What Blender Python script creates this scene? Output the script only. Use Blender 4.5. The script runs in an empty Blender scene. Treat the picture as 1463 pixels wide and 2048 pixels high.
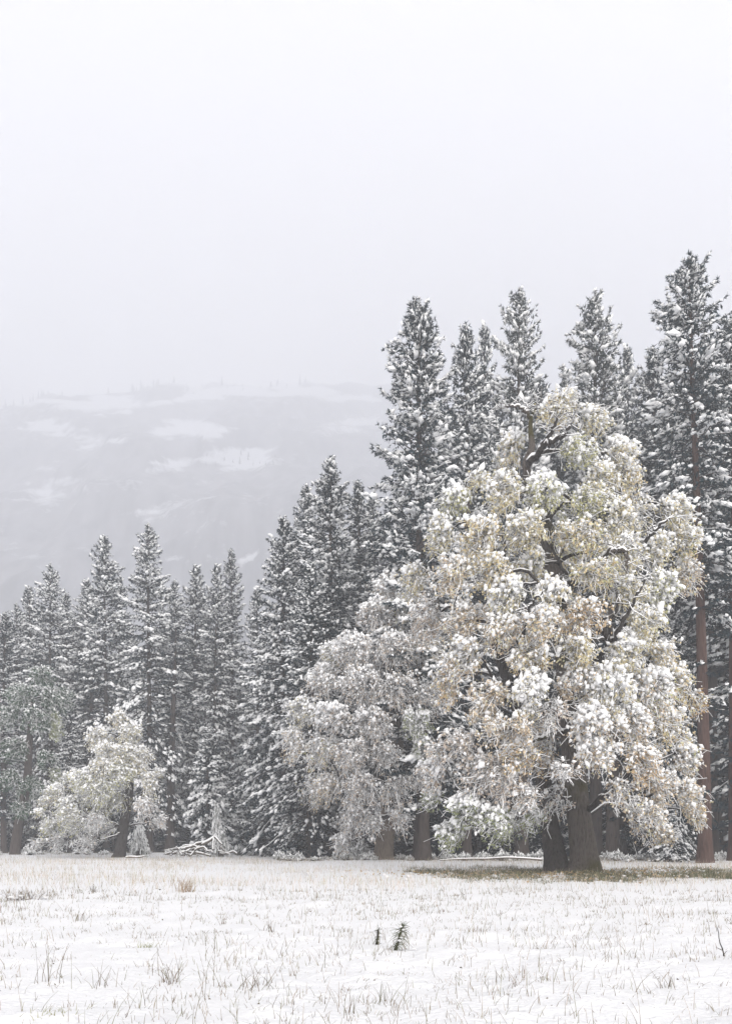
import bpy, math, random
import numpy as np
from mathutils import Vector

sc = bpy.context.scene
COL = sc.collection
R_ = math.radians

# ------------------------------------------------------------------ camera
EYE = 1.6
FPX, CX, HY = 1600.0, 731.5, 1680.0          # focal length, centre column, horizon row of the photo (px)
cam_d = bpy.data.cameras.new('camera')
cam = bpy.data.objects.new('camera', cam_d)
COL.objects.link(cam)
cam.location = (0, 0, EYE)
cam.rotation_euler = (R_(90), 0, 0)
cam_d.sensor_fit = 'VERTICAL'
cam_d.sensor_height = 36.0
cam_d.lens = 36.0 * FPX / 2048.0
cam_d.shift_y = (HY - 1024.0) / 2048.0
cam_d.clip_start = 0.1
cam_d.clip_end = 6000.0
sc.camera = cam

# ------------------------------------------------------------------ world, sun, exposure
HAZE = 0.0014
SUN_EL, SUN_AZ = R_(25), R_(155)
w = bpy.data.worlds.new('World')
sc.world = w
w.use_nodes = True
nt = w.node_tree
bg = nt.nodes['Background']
sky = nt.nodes.new('ShaderNodeTexSky')
sky.sky_type = 'NISHITA'
sky.sun_disc = False
sky.sun_elevation = SUN_EL
sky.sun_rotation = SUN_AZ
sky.air_density = 1.0
sky.dust_density = 6.0
sky.ozone_density = 1.0
hs = nt.nodes.new('ShaderNodeHueSaturation')     # closed cloud cover: nearly colourless sky
hs.inputs['Saturation'].default_value = 0.10
nt.links.new(sky.outputs[0], hs.inputs['Color'])
cloud = nt.nodes.new('ShaderNodeMixRGB')          # even cloud layer over the clear sky
cloud.inputs[0].default_value = 0.75
cloud.inputs[2].default_value = (13.1, 12.35, 11.55, 1)
nt.links.new(hs.outputs[0], cloud.inputs[1])
nt.links.new(cloud.outputs[0], bg.inputs['Color'])
bg.inputs['Strength'].default_value = 0.15

sd = bpy.data.lights.new('sun', 'SUN')
sun = bpy.data.objects.new('sun', sd)
COL.objects.link(sun)
sd.energy = 1.5
sd.angle = R_(28)
sd.color = (1.0, 0.955, 0.89)
sv = Vector((math.sin(SUN_AZ) * math.cos(SUN_EL), math.cos(SUN_AZ) * math.cos(SUN_EL), math.sin(SUN_EL)))
sun.rotation_euler = sv.to_track_quat('Z', 'Y').to_euler()
sun.location = (0, 0, 60)

sc.view_settings.view_transform = 'Standard'
sc.view_settings.look = 'None'
sc.view_settings.gamma = 1.0
sc.view_settings.use_curve_mapping = False
sc.view_settings.exposure = -0.04

cy = sc.cycles
cy.max_bounces = 8
cy.diffuse_bounces = 5
cy.glossy_bounces = 1
cy.transmission_bounces = 2
cy.volume_bounces = 6
cy.transparent_max_bounces = 4
cy.use_adaptive_sampling = True
cy.adaptive_threshold = 0.02
cy.use_denoising = True
cy.sample_clamp_indirect = 6.0
cy.caustics_reflective = False
cy.caustics_refractive = False

# ------------------------------------------------------------------ helpers
def at(px, py, Y):
    return np.array([(px - CX) / FPX * Y, Y, EYE + (HY - py) / FPX * Y])

def nrm(a):
    return a / np.maximum(np.linalg.norm(a, axis=-1, keepdims=True), 1e-9)

class Geo:
    """collects triangles; build() links them as one mesh object"""
    def __init__(self):
        self.v, self.f, self.c, self.n = [], [], [], 0
    def add(self, v, f, c=None):
        v = np.asarray(v, dtype=np.float32).reshape(-1, 3)
        f = np.asarray(f, dtype=np.int32).reshape(-1, 3)
        if len(v) == 0:
            return
        self.v.append(v)
        self.f.append(f + self.n)
        if c is None:
            c = np.ones((len(v), 3))
        c = np.broadcast_to(np.asarray(c, dtype=np.float32), (len(v), 3))
        self.c.append(c)
        self.n += len(v)
    def mesh(self, name, mat, smooth=True, tint=False):
        v = np.concatenate(self.v)
        f = np.concatenate(self.f)
        me = bpy.data.meshes.new(name)
        me.vertices.add(len(v))
        me.vertices.foreach_set('co', v.ravel())
        me.loops.add(len(f) * 3)
        me.loops.foreach_set('vertex_index', f.ravel())
        me.polygons.add(len(f))
        me.polygons.foreach_set('loop_start', np.arange(len(f), dtype=np.int32) * 3)
        me.polygons.foreach_set('loop_total', np.full(len(f), 3, dtype=np.int32))
        me.polygons.foreach_set('use_smooth', np.full(len(f), smooth))
        if tint:
            c = np.concatenate(self.c)
            a = me.color_attributes.new('tint', 'FLOAT_COLOR', 'POINT')
            a.data.foreach_set('color', np.concatenate([c, np.ones((len(c), 1), np.float32)], 1).astype(np.float32).ravel())
        me.materials.append(mat)
        me.update()
        return me
    def build(self, name, mat, parent=None, smooth=True, tint=False, kind=None):
        if not self.v:
            return None
        o = bpy.data.objects.new(name, self.mesh(name, mat, smooth, tint))
        COL.objects.link(o)
        if parent is not None:
            o.parent = parent
        if kind:
            o['kind'] = kind
        return o

def frames(T):
    ref = np.zeros_like(T)
    ref[..., 2] = 1
    ref[np.abs(T[..., 2]) > 0.9] = (1, 0, 0)
    a = nrm(np.cross(ref, T))
    b = np.cross(T, a)
    return a, b

def tubes(P, Rr, k=3, cap=False):
    """P (N,S,3) centre lines, Rr (N,S) radii -> verts, tris"""
    P = np.asarray(P, float)
    Rr = np.asarray(Rr, float)
    N, S, _ = P.shape
    T = np.empty_like(P)
    T[:, 1:-1] = P[:, 2:] - P[:, :-2]
    T[:, 0] = P[:, 1] - P[:, 0]
    T[:, -1] = P[:, -1] - P[:, -2]
    T = nrm(T)
    a, b = frames(T)
    th = np.arange(k) * 2 * np.pi / k
    V = P[:, :, None, :] + Rr[:, :, None, None] * (np.cos(th)[None, None, :, None] * a[:, :, None, :] + np.sin(th)[None, None, :, None] * b[:, :, None, :])
    idx = np.arange(N * S * k).reshape(N, S, k)
    q0 = idx[:, :-1, :]
    q1 = np.roll(idx, -1, axis=2)[:, :-1, :]
    q2 = np.roll(idx, -1, axis=2)[:, 1:, :]
    q3 = idx[:, 1:, :]
    F = np.concatenate([np.stack([q0, q1, q2], -1).reshape(-1, 3), np.stack([q0, q2, q3], -1).reshape(-1, 3)])
    return V.reshape(-1, 3), F

def ico(sub=0):
    t = (1 + 5 ** .5) / 2
    v = np.array([(-1, t, 0), (1, t, 0), (-1, -t, 0), (1, -t, 0), (0, -1, t), (0, 1, t), (0, -1, -t), (0, 1, -t), (t, 0, -1), (t, 0, 1), (-t, 0, -1), (-t, 0, 1)], float)
    f = np.array([(0, 11, 5), (0, 5, 1), (0, 1, 7), (0, 7, 10), (0, 10, 11), (1, 5, 9), (5, 11, 4), (11, 10, 2), (10, 7, 6), (7, 1, 8), (3, 9, 4), (3, 4, 2), (3, 2, 6), (3, 6, 8), (3, 8, 9), (4, 9, 5), (2, 4, 11), (6, 2, 10), (8, 6, 7), (9, 8, 1)])
    v = nrm(v)
    for _ in range(sub):
        cache, nf, vl = {}, [], list(v)
        def mid(i, j):
            key = (min(i, j), max(i, j))
            if key not in cache:
                cache[key] = len(vl)
                vl.append(nrm((vl[i] + vl[j]) / 2))
            return cache[key]
        for a, b, c in f:
            x, y, z = mid(a, b), mid(b, c), mid(c, a)
            nf += [(a, x, z), (b, y, x), (c, z, y), (x, y, z)]
        v, f = np.array(vl), np.array(nf)
    return v, f

ICO0 = ico(0)
ICO1 = ico(1)
# six-sided drop: 8 verts, 12 tris
_th = np.arange(6) * np.pi / 3
DROP = (np.vstack([np.c_[np.zeros(6) + np.where(np.arange(6) % 2, .18, -.18), np.cos(_th), np.sin(_th)], [(-1, 0, 0)], [(1.15, 0, 0)]]),
        np.array([(i, (i + 1) % 6, 6)[::-1] for i in range(6)] + [(i, (i + 1) % 6, 7) for i in range(6)]))

def place(rng, tmpl, pos, A, jit=0.2):
    """stamp the template at pos (N,3) with axes A (N,3,3) (rows are the scaled axes)"""
    V, F = tmpl
    N = len(pos)
    loc = V[None] * (1 + jit * rng.normal(size=(N, len(V), 1)))
    W = np.einsum('nki,nij->nkj', loc, A) + pos[:, None, :]
    Fi = (F[None] + (np.arange(N) * len(V))[:, None, None]).reshape(-1, 3)
    return W.reshape(-1, 3), Fi

def hash2(ix, iy, seed):
    h = (ix.astype(np.int64) * 374761393 + iy.astype(np.int64) * 668265263 + seed * 974634777) & 0xffffffff
    h = ((h ^ (h >> 13)) * 1274126177) & 0xffffffff
    h = h ^ (h >> 16)
    return (h & 0xffff) / 65535.0

def vnoise(x, y, seed=0):
    ix, iy = np.floor(x), np.floor(y)
    fx, fy = x - ix, y - iy
    fx = fx * fx * (3 - 2 * fx)
    fy = fy * fy * (3 - 2 * fy)
    a, b = hash2(ix, iy, seed), hash2(ix + 1, iy, seed)
    c, d = hash2(ix, iy + 1, seed), hash2(ix + 1, iy + 1, seed)
    return (a * (1 - fx) + b * fx) * (1 - fy) + (c * (1 - fx) + d * fx) * fy

def fbm(x, y, seed=0, octv=4, gain=0.5):
    s, a, n = 0, 1.0, 0
    for i in range(octv):
        s = s + a * vnoise(x * 2 ** i + 13.7 * i, y * 2 ** i + 7.1 * i, seed + i)
        n += a
        a *= gain
    return s / n

def empty(name, loc, label, cat, group=None):
    o = bpy.data.objects.new(name, None)
    COL.objects.link(o)
    o.location = loc
    o['label'] = label
    o['category'] = cat
    if group:
        o['group'] = group
    return o

def copy_tree(src, parent=None):
    c = src.copy()
    COL.objects.link(c)
    if parent is not None:
        c.parent = parent
    for ch in list(src.children):
        copy_tree(ch, c)
    return c

# ------------------------------------------------------------------ materials
def mat_new(name):
    m = bpy.data.materials.new(name)
    m.use_nodes = True
    return m, m.node_tree, m.node_tree.nodes['Principled BSDF']

def N(nt_, kind, **kw):
    n = nt_.nodes.new(kind)
    for k_, v_ in kw.items():
        setattr(n, k_, v_)
    return n

def simple(name, col, rough=0.8, var=0.25, scale=3.0, spec=0.2):
    m, t, p = mat_new(name)
    tc = N(t, 'ShaderNodeTexCoord')
    no = N(t, 'ShaderNodeTexNoise')
    no.inputs['Scale'].default_value = scale
    no.inputs['Detail'].default_value = 3
    rm = N(t, 'ShaderNodeValToRGB')
    c = np.array(col)
    rm.color_ramp.elements[0].position = .3
    rm.color_ramp.elements[1].position = .7
    rm.color_ramp.elements[0].color = (*(c * (1 - var)), 1)
    rm.color_ramp.elements[1].color = (*np.minimum(c * (1 + var), 1), 1)
    t.links.new(tc.outputs['Object'], no.inputs['Vector'])
    t.links.new(no.outputs[0], rm.inputs[0])
    t.links.new(rm.outputs[0], p.inputs['Base Color'])
    p.inputs['Roughness'].default_value = rough
    p.inputs['Specular IOR Level'].default_value = spec
    return m

def tinted(name, rough=0.7, transl=0.0):
    m, t, p = mat_new(name)
    a = N(t, 'ShaderNodeAttribute')
    a.attribute_name = 'tint'
    t.links.new(a.outputs['Color'], p.inputs['Base Color'])
    p.inputs['Roughness'].default_value = rough
    p.inputs['Specular IOR Level'].default_value = 0.2
    if transl:
        tr = N(t, 'ShaderNodeBsdfTranslucent')
        t.links.new(a.outputs['Color'], tr.inputs['Color'])
        mx = N(t, 'ShaderNodeMixShader')
        mx.inputs[0].default_value = transl
        out = t.nodes['Material Output']
        t.links.new(p.outputs[0], mx.inputs[1])
        t.links.new(tr.outputs[0], mx.inputs[2])
        t.links.new(mx.outputs[0], out.inputs['Surface'])
    return m

def bark(name, c0, c1, sx=6.0, sz=0.8, depth=0.5, moss=None, snow=0.0):
    m, t, p = mat_new(name)
    tc = N(t, 'ShaderNodeTexCoord')
    mp = N(t, 'ShaderNodeMapping')
    mp.inputs['Scale'].default_value = (sx, sx, sz)
    vo = N(t, 'ShaderNodeTexVoronoi')
    vo.inputs['Scale'].default_value = 1.6
    no = N(t, 'ShaderNodeTexNoise')
    no.inputs['Scale'].default_value = 2.0
    no.inputs['Detail'].default_value = 6
    ad = N(t, 'ShaderNodeMath', operation='ADD')
    rm = N(t, 'ShaderNodeValToRGB')
    rm.color_ramp.elements[0].position = .35
    rm.color_ramp.elements[1].position = 1.05
    rm.color_ramp.elements[0].color = (*c0, 1)
    rm.color_ramp.elements[1].color = (*c1, 1)
    t.links.new(tc.outputs['Object'], mp.inputs['Vector'])
    t.links.new(mp.outputs[0], vo.inputs['Vector'])
    t.links.new(mp.outputs[0], no.inputs['Vector'])
    t.links.new(vo.outputs['Distance'], ad.inputs[0])
    t.links.new(no.outputs[0], ad.inputs[1])
    t.links.new(ad.outputs[0], rm.inputs[0])
    col = rm.outputs[0]
    if moss:
        n2 = N(t, 'ShaderNodeTexNoise')
        n2.inputs['Scale'].default_value = 0.55
        n2.inputs['Detail'].default_value = 5
        t.links.new(tc.outputs['Object'], n2.inputs['Vector'])
        r2 = N(t, 'ShaderNodeValToRGB')
        r2.color_ramp.elements[0].position = .52
        r2.color_ramp.elements[1].position = .64
        mx = N(t, 'ShaderNodeMixRGB')
        mx.inputs[2].default_value = (*moss, 1)
        t.links.new(n2.outputs[0], r2.inputs[0])
        t.links.new(r2.outputs[0], mx.inputs[0])
        t.links.new(col, mx.inputs[1])
        col = mx.outputs[0]
    t.links.new(col, p.inputs['Base Color'])
    p.inputs['Roughness'].default_value = .9
    p.inputs['Specular IOR Level'].default_value = 0.15
    bp = N(t, 'ShaderNodeBump')
    bp.inputs['Strength'].default_value = depth
    bp.inputs['Distance'].default_value = 0.08
    t.links.new(ad.outputs[0], bp.inputs['Height'])
    t.links.new(bp.outputs[0], p.inputs['Normal'])
    return m

M = {}
M['snow'] = simple('snow', (.86, .87, .89), .65, .03, 5)
M['ground_snow'] = simple('ground_snow', (.64, .643, .66), .65, .03, 5)
M['needle'] = tinted('needles', .7, .12)
M['leaf'] = tinted('oak_leaves', .7, .4)
M['grass'] = tinted('dry_grass', .9)
M['pine_bark'] = bark('pine_bark', (.018, .016, .016), (.068, .056, .050), 5, .7, .6)
M['red_bark'] = bark('ponderosa_bark', (.030, .017, .014), (.075, .045, .037), 4.5, .6, .8)
M['oak_bark'] = bark('oak_bark', (.028, .023, .02), (.102, .090, .081), 8.5, 1.7, 1.0, moss=(.06, .055, .025))
M['dark_bark'] = bark('dark_oak_bark', (.010, .010, .011), (.05, .045, .042), 7.5, 1.6, .8)
M['tan_bark'] = bark('tan_bark', (.045, .04, .034), (.15, .125, .102), 6, 1.2, .6)
M['twig'] = simple('twig', (.05, .042, .038), .9, .3, 8)
M['wood'] = simple('dead_wood', (.10, .085, .07), .9, .4, 6)
M['stalk'] = simple('dark_stalk', (.02, .016, .014), .9, .3, 9)

# ground snow with the thawed grass patch under the big oak
m, t, p = mat_new('snowy_meadow')
tc = N(t, 'ShaderNodeTexCoord')
at_ = N(t, 'ShaderNodeAttribute')
at_.attribute_name = 'bare'
n1 = N(t, 'ShaderNodeTexNoise')
n1.inputs['Scale'].default_value = 3.0
n1.inputs['Detail'].default_value = 8
n1.inputs['Roughness'].default_value = .65
n2 = N(t, 'ShaderNodeTexNoise')
n2.inputs['Scale'].default_value = 14.0
n2.inputs['Detail'].default_value = 5
t.links.new(tc.outputs['Object'], n1.inputs['Vector'])
t.links.new(tc.outputs['Object'], n2.inputs['Vector'])
ma = N(t, 'ShaderNodeMath', operation='ADD')
t.links.new(at_.outputs['Fac'], ma.inputs[0])
t.links.new(n1.outputs[0], ma.inputs[1])
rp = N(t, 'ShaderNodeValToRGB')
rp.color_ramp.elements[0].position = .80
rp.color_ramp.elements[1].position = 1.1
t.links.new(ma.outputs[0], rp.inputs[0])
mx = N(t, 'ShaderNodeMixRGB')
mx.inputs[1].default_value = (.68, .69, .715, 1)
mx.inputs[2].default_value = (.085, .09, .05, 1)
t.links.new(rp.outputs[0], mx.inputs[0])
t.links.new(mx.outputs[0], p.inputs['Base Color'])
p.inputs['Roughness'].default_value = .6
p.inputs['Specular IOR Level'].default_value = 0.2
bp = N(t, 'ShaderNodeBump')
bp.inputs['Strength'].default_value = .6
bp.inputs['Distance'].default_value = .06
t.links.new(n2.outputs[0], bp.inputs['Height'])
t.links.new(bp.outputs[0], p.inputs['Normal'])
M['ground'] = m

# granite mountain with snow lying on its ledges
m, t, p = mat_new('granite_mountain')
tc = N(t, 'ShaderNodeTexCoord')
at_ = N(t, 'ShaderNodeAttribute')
at_.attribute_name = 'snow_cover'
mp = N(t, 'ShaderNodeMapping')
mp.inputs['Scale'].default_value = (.05, .02, .012)
n1 = N(t, 'ShaderNodeTexNoise')
n1.inputs['Scale'].default_value = 1.0
n1.inputs['Detail'].default_value = 8
t.links.new(tc.outputs['Object'], mp.inputs['Vector'])
t.links.new(mp.outputs[0], n1.inputs['Vector'])
rr = N(t, 'ShaderNodeValToRGB')
rr.color_ramp.elements[0].position = .3
rr.color_ramp.elements[1].position = .72
rr.color_ramp.elements[0].color = (.035, .035, .04, 1)
rr.color_ramp.elements[1].color = (.27, .26, .27, 1)
t.links.new(n1.outputs[0], rr.inputs[0])
n2 = N(t, 'ShaderNodeTexNoise')
n2.inputs['Scale'].default_value = .06
n2.inputs['Detail'].default_value = 7
n2.inputs['Roughness'].default_value = .7
t.links.new(tc.outputs['Object'], n2.inputs['Vector'])
ma = N(t, 'ShaderNodeMath', operation='ADD')
t.links.new(at_.outputs['Fac'], ma.inputs[0])
t.links.new(n2.outputs[0], ma.inputs[1])
rp = N(t, 'ShaderNodeValToRGB')
rp.color_ramp.elements[0].position = .70
rp.color_ramp.elements[1].position = 1.1
t.links.new(ma.outputs[0], rp.inputs[0])
mx = N(t, 'ShaderNodeMixRGB')
mx.inputs[2].default_value = (.85, .86, .88, 1)
t.links.new(rp.outputs[0], mx.inputs[0])
t.links.new(rr.outputs[0], mx.inputs[1])
t.links.new(mx.outputs[0], p.inputs['Base Color'])
p.inputs['Roughness'].default_value = .9
M['mountain'] = m

# ------------------------------------------------------------------ ground
def ground_z(x, y):
    near = np.clip((y - 4) / 30, 0, 1)
    z = (fbm(x * .12, y * .12, 3, 3) - .5) * .26
    z = z + (fbm(x * .9, y * .9, 11, 4) - .5) * (.12 + .06 * near)
    z = z + np.maximum(fbm(x * 2.3, y * 2.3, 21, 3) - .52, 0) * .17
    far = np.clip((np.hypot(x, y) - 130) / 200, 0, 1)
    return z * (1 - far)

def axis_pts(lo, hi, step0, grow, dense_lo, dense_hi):
    c = list(np.arange(dense_lo, dense_hi, step0))
    a, s = dense_hi, step0
    while a < hi:
        c.append(a)
        s *= grow
        a += s
    c.append(hi)
    a, s = dense_lo, step0
    pre = []
    while a > lo:
        s *= grow
        a -= s
        pre.append(max(a, lo))
    return np.array(sorted(set(pre + c)))

gx = axis_pts(-1700, 1500, .11, 1.06, -6, 6)
gy = axis_pts(-60, 1500, .08, 1.032, 5.5, 11)
X, Yg = np.meshgrid(gx, gy)
Z = ground_z(X, Yg)
OAKX, OAKY = (1150 - CX) / FPX * 39.4, 39.4
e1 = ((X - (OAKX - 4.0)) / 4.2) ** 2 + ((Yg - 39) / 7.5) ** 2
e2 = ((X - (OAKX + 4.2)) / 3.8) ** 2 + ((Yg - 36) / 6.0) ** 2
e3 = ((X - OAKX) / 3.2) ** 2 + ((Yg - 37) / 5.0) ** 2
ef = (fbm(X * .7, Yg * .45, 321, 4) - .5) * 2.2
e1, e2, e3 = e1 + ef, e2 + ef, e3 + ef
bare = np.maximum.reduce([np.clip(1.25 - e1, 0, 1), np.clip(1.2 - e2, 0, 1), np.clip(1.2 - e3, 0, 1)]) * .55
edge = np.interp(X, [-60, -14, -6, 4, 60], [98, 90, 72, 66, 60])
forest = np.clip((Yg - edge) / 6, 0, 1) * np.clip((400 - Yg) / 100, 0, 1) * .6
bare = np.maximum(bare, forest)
ny, nx = X.shape
gid = np.arange(nx * ny).reshape(ny, nx)
F = np.concatenate([np.stack([gid[:-1, :-1], gid[:-1, 1:], gid[1:, 1:]], -1).reshape(-1, 3), np.stack([gid[:-1, :-1], gid[1:, 1:], gid[1:, :-1]], -1).reshape(-1, 3)])
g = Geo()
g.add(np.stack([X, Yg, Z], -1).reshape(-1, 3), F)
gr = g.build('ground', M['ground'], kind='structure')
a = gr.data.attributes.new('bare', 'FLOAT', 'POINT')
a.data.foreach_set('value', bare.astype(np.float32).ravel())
gr['label'] = 'flat meadow under fresh snow running to the forest edge'
del X, Yg, Z, F

def gz(x, y):
    return float(ground_z(np.array([float(x)]), np.array([float(y)]))[0])

# ------------------------------------------------------------------ mountain
def build_mountain():
    NX, NV = 250, 160
    xs = np.linspace(-1650, 1100, NX)
    v = np.concatenate([np.linspace(-.02, 1, NV), np.linspace(1.03, 1.35, 12)])
    XX, VV = np.meshgrid(xs, v)
    push = np.clip(xs + 150, 0, 420) * 1.7
    pr = CX + xs / (1640 + push) * FPX
    rid = np.interp(pr, [-900, -300, 0, 100, 200, 300, 450, 550, 620, 700, 760, 900, 1100, 1600, 2300], [845, 826, 812, 799, 788, 780, 769, 759, 759, 763, 768, 778, 790, 830, 860])
    zr = EYE + (HY - rid) / FPX * (1640 + push)
    zr = zr + (fbm(xs * .02, xs * 0, 31, 4) - .5) * 26
    vc = np.clip(VV, 0, 1)
    D = 560 + 1080 * vc ** 1.1 + push[None] * vc
    led = .06 * np.sin(vc * 24 + 2.5 * fbm(XX * .004, vc * 4, 41, 3)) / 24 * 840 * 4
    D = D + led * np.clip(vc * 5, 0, 1) * np.clip((1 - vc) * 8, 0, 1)
    D = D + (fbm(XX * .006, VV * 5, 51, 5) - .5) * 190 * np.clip((1.03 - vc) * 6, 0, 1)
    D = D + (fbm(XX * .03, VV * 6, 61, 4) - .5) * 40
    Zm = zr[None] * vc
    over = np.maximum(VV - 1, 0)
    D = D + over * 1100
    Zm = Zm - over * 160
    Zm = Zm + (fbm(XX * .02, D * .02, 71, 4) - .5) * 14 * np.clip(vc * 6, 0, 1)
    Zm = np.where(VV < 0, -.9, Zm)
    px = CX + XX / D * FPX
    py = HY - (Zm - EYE) / D * FPX
    wx = px + (fbm(px * .02, py * .12, 81, 5) - .5) * 110
    wy = py + (fbm(px * .02, py * .10, 91, 5) - .5) * 26
    s = np.zeros_like(px)
    def patch(cx, cy_, a_, b_, amt=.8, tilt=0.0):
        nonlocal s
        dx = wx - cx
        dy = wy - cy_ - dx * tilt
        s = np.maximum(s, amt * np.clip(1.35 - np.sqrt((dx / a_) ** 2 + (dy / b_) ** 2), 0, 1))
    patch(590, 780, 80, 11, 1.0, .06)
    patch(470, 778, 110, 5, .9, -.06)
    patch(130, 802, 110, 5, .7, -.03)
    patch(420, 792, 120, 7, .85, -.12)
    patch(200, 808, 95, 14, .8, -.04)
    patch(232, 826, 18, 8, .8)
    patch(95, 856, 55, 16, .7, .12)
    patch(380, 858, 70, 16, .85, -.04)
    patch(335, 862, 30, 18, .8)
    patch(480, 918, 85, 22, .85, .02)
    patch(360, 925, 55, 22, .5)
    patch(190, 890, 50, 14, .45, -.3)
    patch(90, 985, 45, 40, .35)
    patch(520, 1110, 60, 10, .6, -.5)
    patch(560, 1095, 40, 7, .6, -.45)
    patch(330, 1020, 60, 24, .35, -.2)
    patch(410, 990, 16, 10, .5)
    patch(700, 850, 50, 10, .5, -.3)
    patch(690, 795, 60, 9, .7)
    st = vnoise(px * .16, py * .012, 101)                      # dark tree lines down the snowy band
    band = np.exp(-((py - 918) / 26) ** 2)
    s = s - band * np.clip(st - .55, 0, 1) * 1.4
    s = s + (fbm(px * .012, py * .03, 111, 4) - .5) * .5 + .10
    s = s * (.25 + 1.3 * fbm(px * .03, py * .22, 131, 5)) + np.clip((VV - .97) * 12, 0, .4)
    ny_, nx_ = px.shape
    gi = np.arange(nx_ * ny_).reshape(ny_, nx_)
    F_ = np.concatenate([np.stack([gi[:-1, :-1], gi[:-1, 1:], gi[1:, 1:]], -1).reshape(-1, 3), np.stack([gi[:-1, :-1], gi[1:, 1:], gi[1:, :-1]], -1).reshape(-1, 3)])
    g_ = Geo()
    g_.add(np.stack([XX, D, Zm], -1).reshape(-1, 3), F_)
    o = g_.build('mountain', M['mountain'], kind='structure')
    at2 = o.data.attributes.new('snow_cover', 'FLOAT', 'POINT')
    at2.data.foreach_set('value', s.astype(np.float32).ravel())
    o['label'] = 'granite mountainside with snowy ledges fading into fog'
    return XX, D, Zm, px, py, VV

MX, MD, MZ, MPX, MPY, MV = build_mountain()

# ------------------------------------------------------------------ conifers
def conifer(seed, name, H=44., Rmax=3.4, base=.12, spacing=.5, nb=4.6, a_top=.75, a_bot=-.05, droop=.45, tuft=.34, snow_sz=1.0, snow_p=.62, power=.8, trunk_r=.42, barkm='pine_bark', needles=10, nlen=.34, tone=(.011, .029, .038), stubs=0, gap=.20, drape=.0, snow_low=.25):
    rng = np.random.default_rng(seed)
    zb = H * base
    ph = rng.uniform(0, 6.28, 4)
    root = bpy.data.objects.new(name, None)
    # trunk
    zt = np.linspace(-.3, H, 26)
    tx = .25 * np.sin(zt / H * 3 + ph[0]) * zt / H
    ty = .25 * np.sin(zt / H * 2.6 + ph[1]) * zt / H
    rt = trunk_r * (1 - zt / H) ** .85 + .025
    rt = rt + trunk_r * .45 * np.exp(-np.maximum(zt, 0) / .7)
    V, F_ = tubes(np.stack([tx, ty, zt], -1)[None], rt[None], 12)
    gt = Geo()
    gt.add(V, F_)
    # branches
    lv = []
    z = zb
    while z < H - .5:
        tt = (H - z) / (H - zb)
        lv.append((z, tt))
        z += spacing * (.50 + .85 * tt) * rng.uniform(.7, 1.3)
    Bz, Baz, Bt = [], [], []
    for i, (z, tt) in enumerate(lv):
        n = max(3, int(round(nb + rng.normal(0, .8))))
        az = i * 2.4 + np.arange(n) * 6.283 / n + rng.normal(0, .35, n)
        Bz += list(z + rng.normal(0, .12, n))
        Baz += list(az)
        Bt += [tt] * n
    for _ in range(stubs):
        Bz.append(rng.uniform(.06 * H, zb))
        Baz.append(rng.uniform(0, 6.28))
        Bt.append(1.0)
    Bz, Baz, Bt = map(np.array, (Bz, Baz, Bt))
    Rp = Rmax * Bt ** power * np.clip(.38 + Bt * 6, 0, 1) * (1 - .30 * np.clip((Bt - .72) / .28, 0, 1)) + .15
    L = Rp * rng.uniform(.72, 1.25, len(Bz)) * (1 - gap + 2 * gap * vnoise(Baz * .9 + ph[2], Bz * .22 + ph[3], seed))
    if stubs:
        L[-stubs:] *= rng.uniform(.35, .8, stubs)
    keep = rng.random(len(L)) > .08
    Bz, Baz, Bt, L = Bz[keep], Baz[keep], Bt[keep], L[keep]
    nB = len(L)
    s = np.linspace(0, 1, 6)
    a0 = a_top + (a_bot - a_top) * np.clip(Bt * 1.4, 0, 1) + rng.normal(0, .12, nB)
    dr = droop * (.25 + .75 * np.clip(Bt * 1.6, 0, 1)) * rng.uniform(.6, 1.3, nB)
    hd = np.stack([np.cos(Baz), np.sin(Baz), np.zeros(nB)], -1)
    bend = rng.normal(0, .12, nB)
    sd_ = np.stack([-np.sin(Baz), np.cos(Baz), np.zeros(nB)], -1)
    def bpt(sv_, i=None):
        if i is None:
            i = np.arange(nB)
        tx0 = .25 * np.sin(Bz[i] / H * 3 + ph[0]) * Bz[i] / H
        ty0 = .25 * np.sin(Bz[i] / H * 2.6 + ph[1]) * Bz[i] / H
        z_ = Bz[i] + L[i] * (a0[i] * sv_ - dr[i] * sv_ ** 2 + .16 * sv_ ** 4)
        P_ = np.stack([tx0, ty0, z_], -1) + hd[i] * (L[i] * sv_)[:, None] + sd_[i] * (L[i] * bend[i] * sv_ ** 2)[:, None]
        return P_
    P = np.stack([bpt(np.full(nB, k)) for k in s], 1)
    rb = (.018 + .012 * L)[:, None] * (1 - .8 * s)[None]
    V, F_ = tubes(P, rb, 3)
    gt_b = Geo()
    gt_b.add(V, F_)
    # tufts
    nt_ = np.maximum(2, (L / tuft * 1.72).astype(int))
    bi = np.repeat(np.arange(nB), nt_)
    ss = rng.uniform(.12, 1, len(bi)) ** .62
    bi = np.concatenate([bi, np.arange(nB)])
    ss = np.concatenate([ss, np.full(nB, 1.0)])
    base_p = bpt(ss, bi)
    tang = nrm(bpt(np.minimum(ss + .05, 1.05), bi) - bpt(ss - .05, bi))
    lat = rng.normal(0, 1, len(bi)) * .22 * L[bi] * (1.15 - ss) ** .6
    pos = base_p + sd_[bi] * lat[:, None]
    pos[:, 2] += -np.abs(lat) * .25 + rng.normal(0, .08, len(bi))
    # leader
    nl = 16
    zl = H - 2.2 * rng.random(nl) ** 1.3
    lead = np.stack([.25 * np.sin(3 + ph[0]) + rng.normal(0, .06, nl), .25 * np.sin(2.6 + ph[1]) + rng.normal(0, .10, nl), zl], -1)
    az = rng.uniform(0, 6.28, nl)
    lt = np.stack([np.cos(az) * .6, np.sin(az) * .6, np.full(nl, .8)], -1)
    pos = np.concatenate([pos, lead])
    tang = np.concatenate([tang, nrm(lt)])
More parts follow.
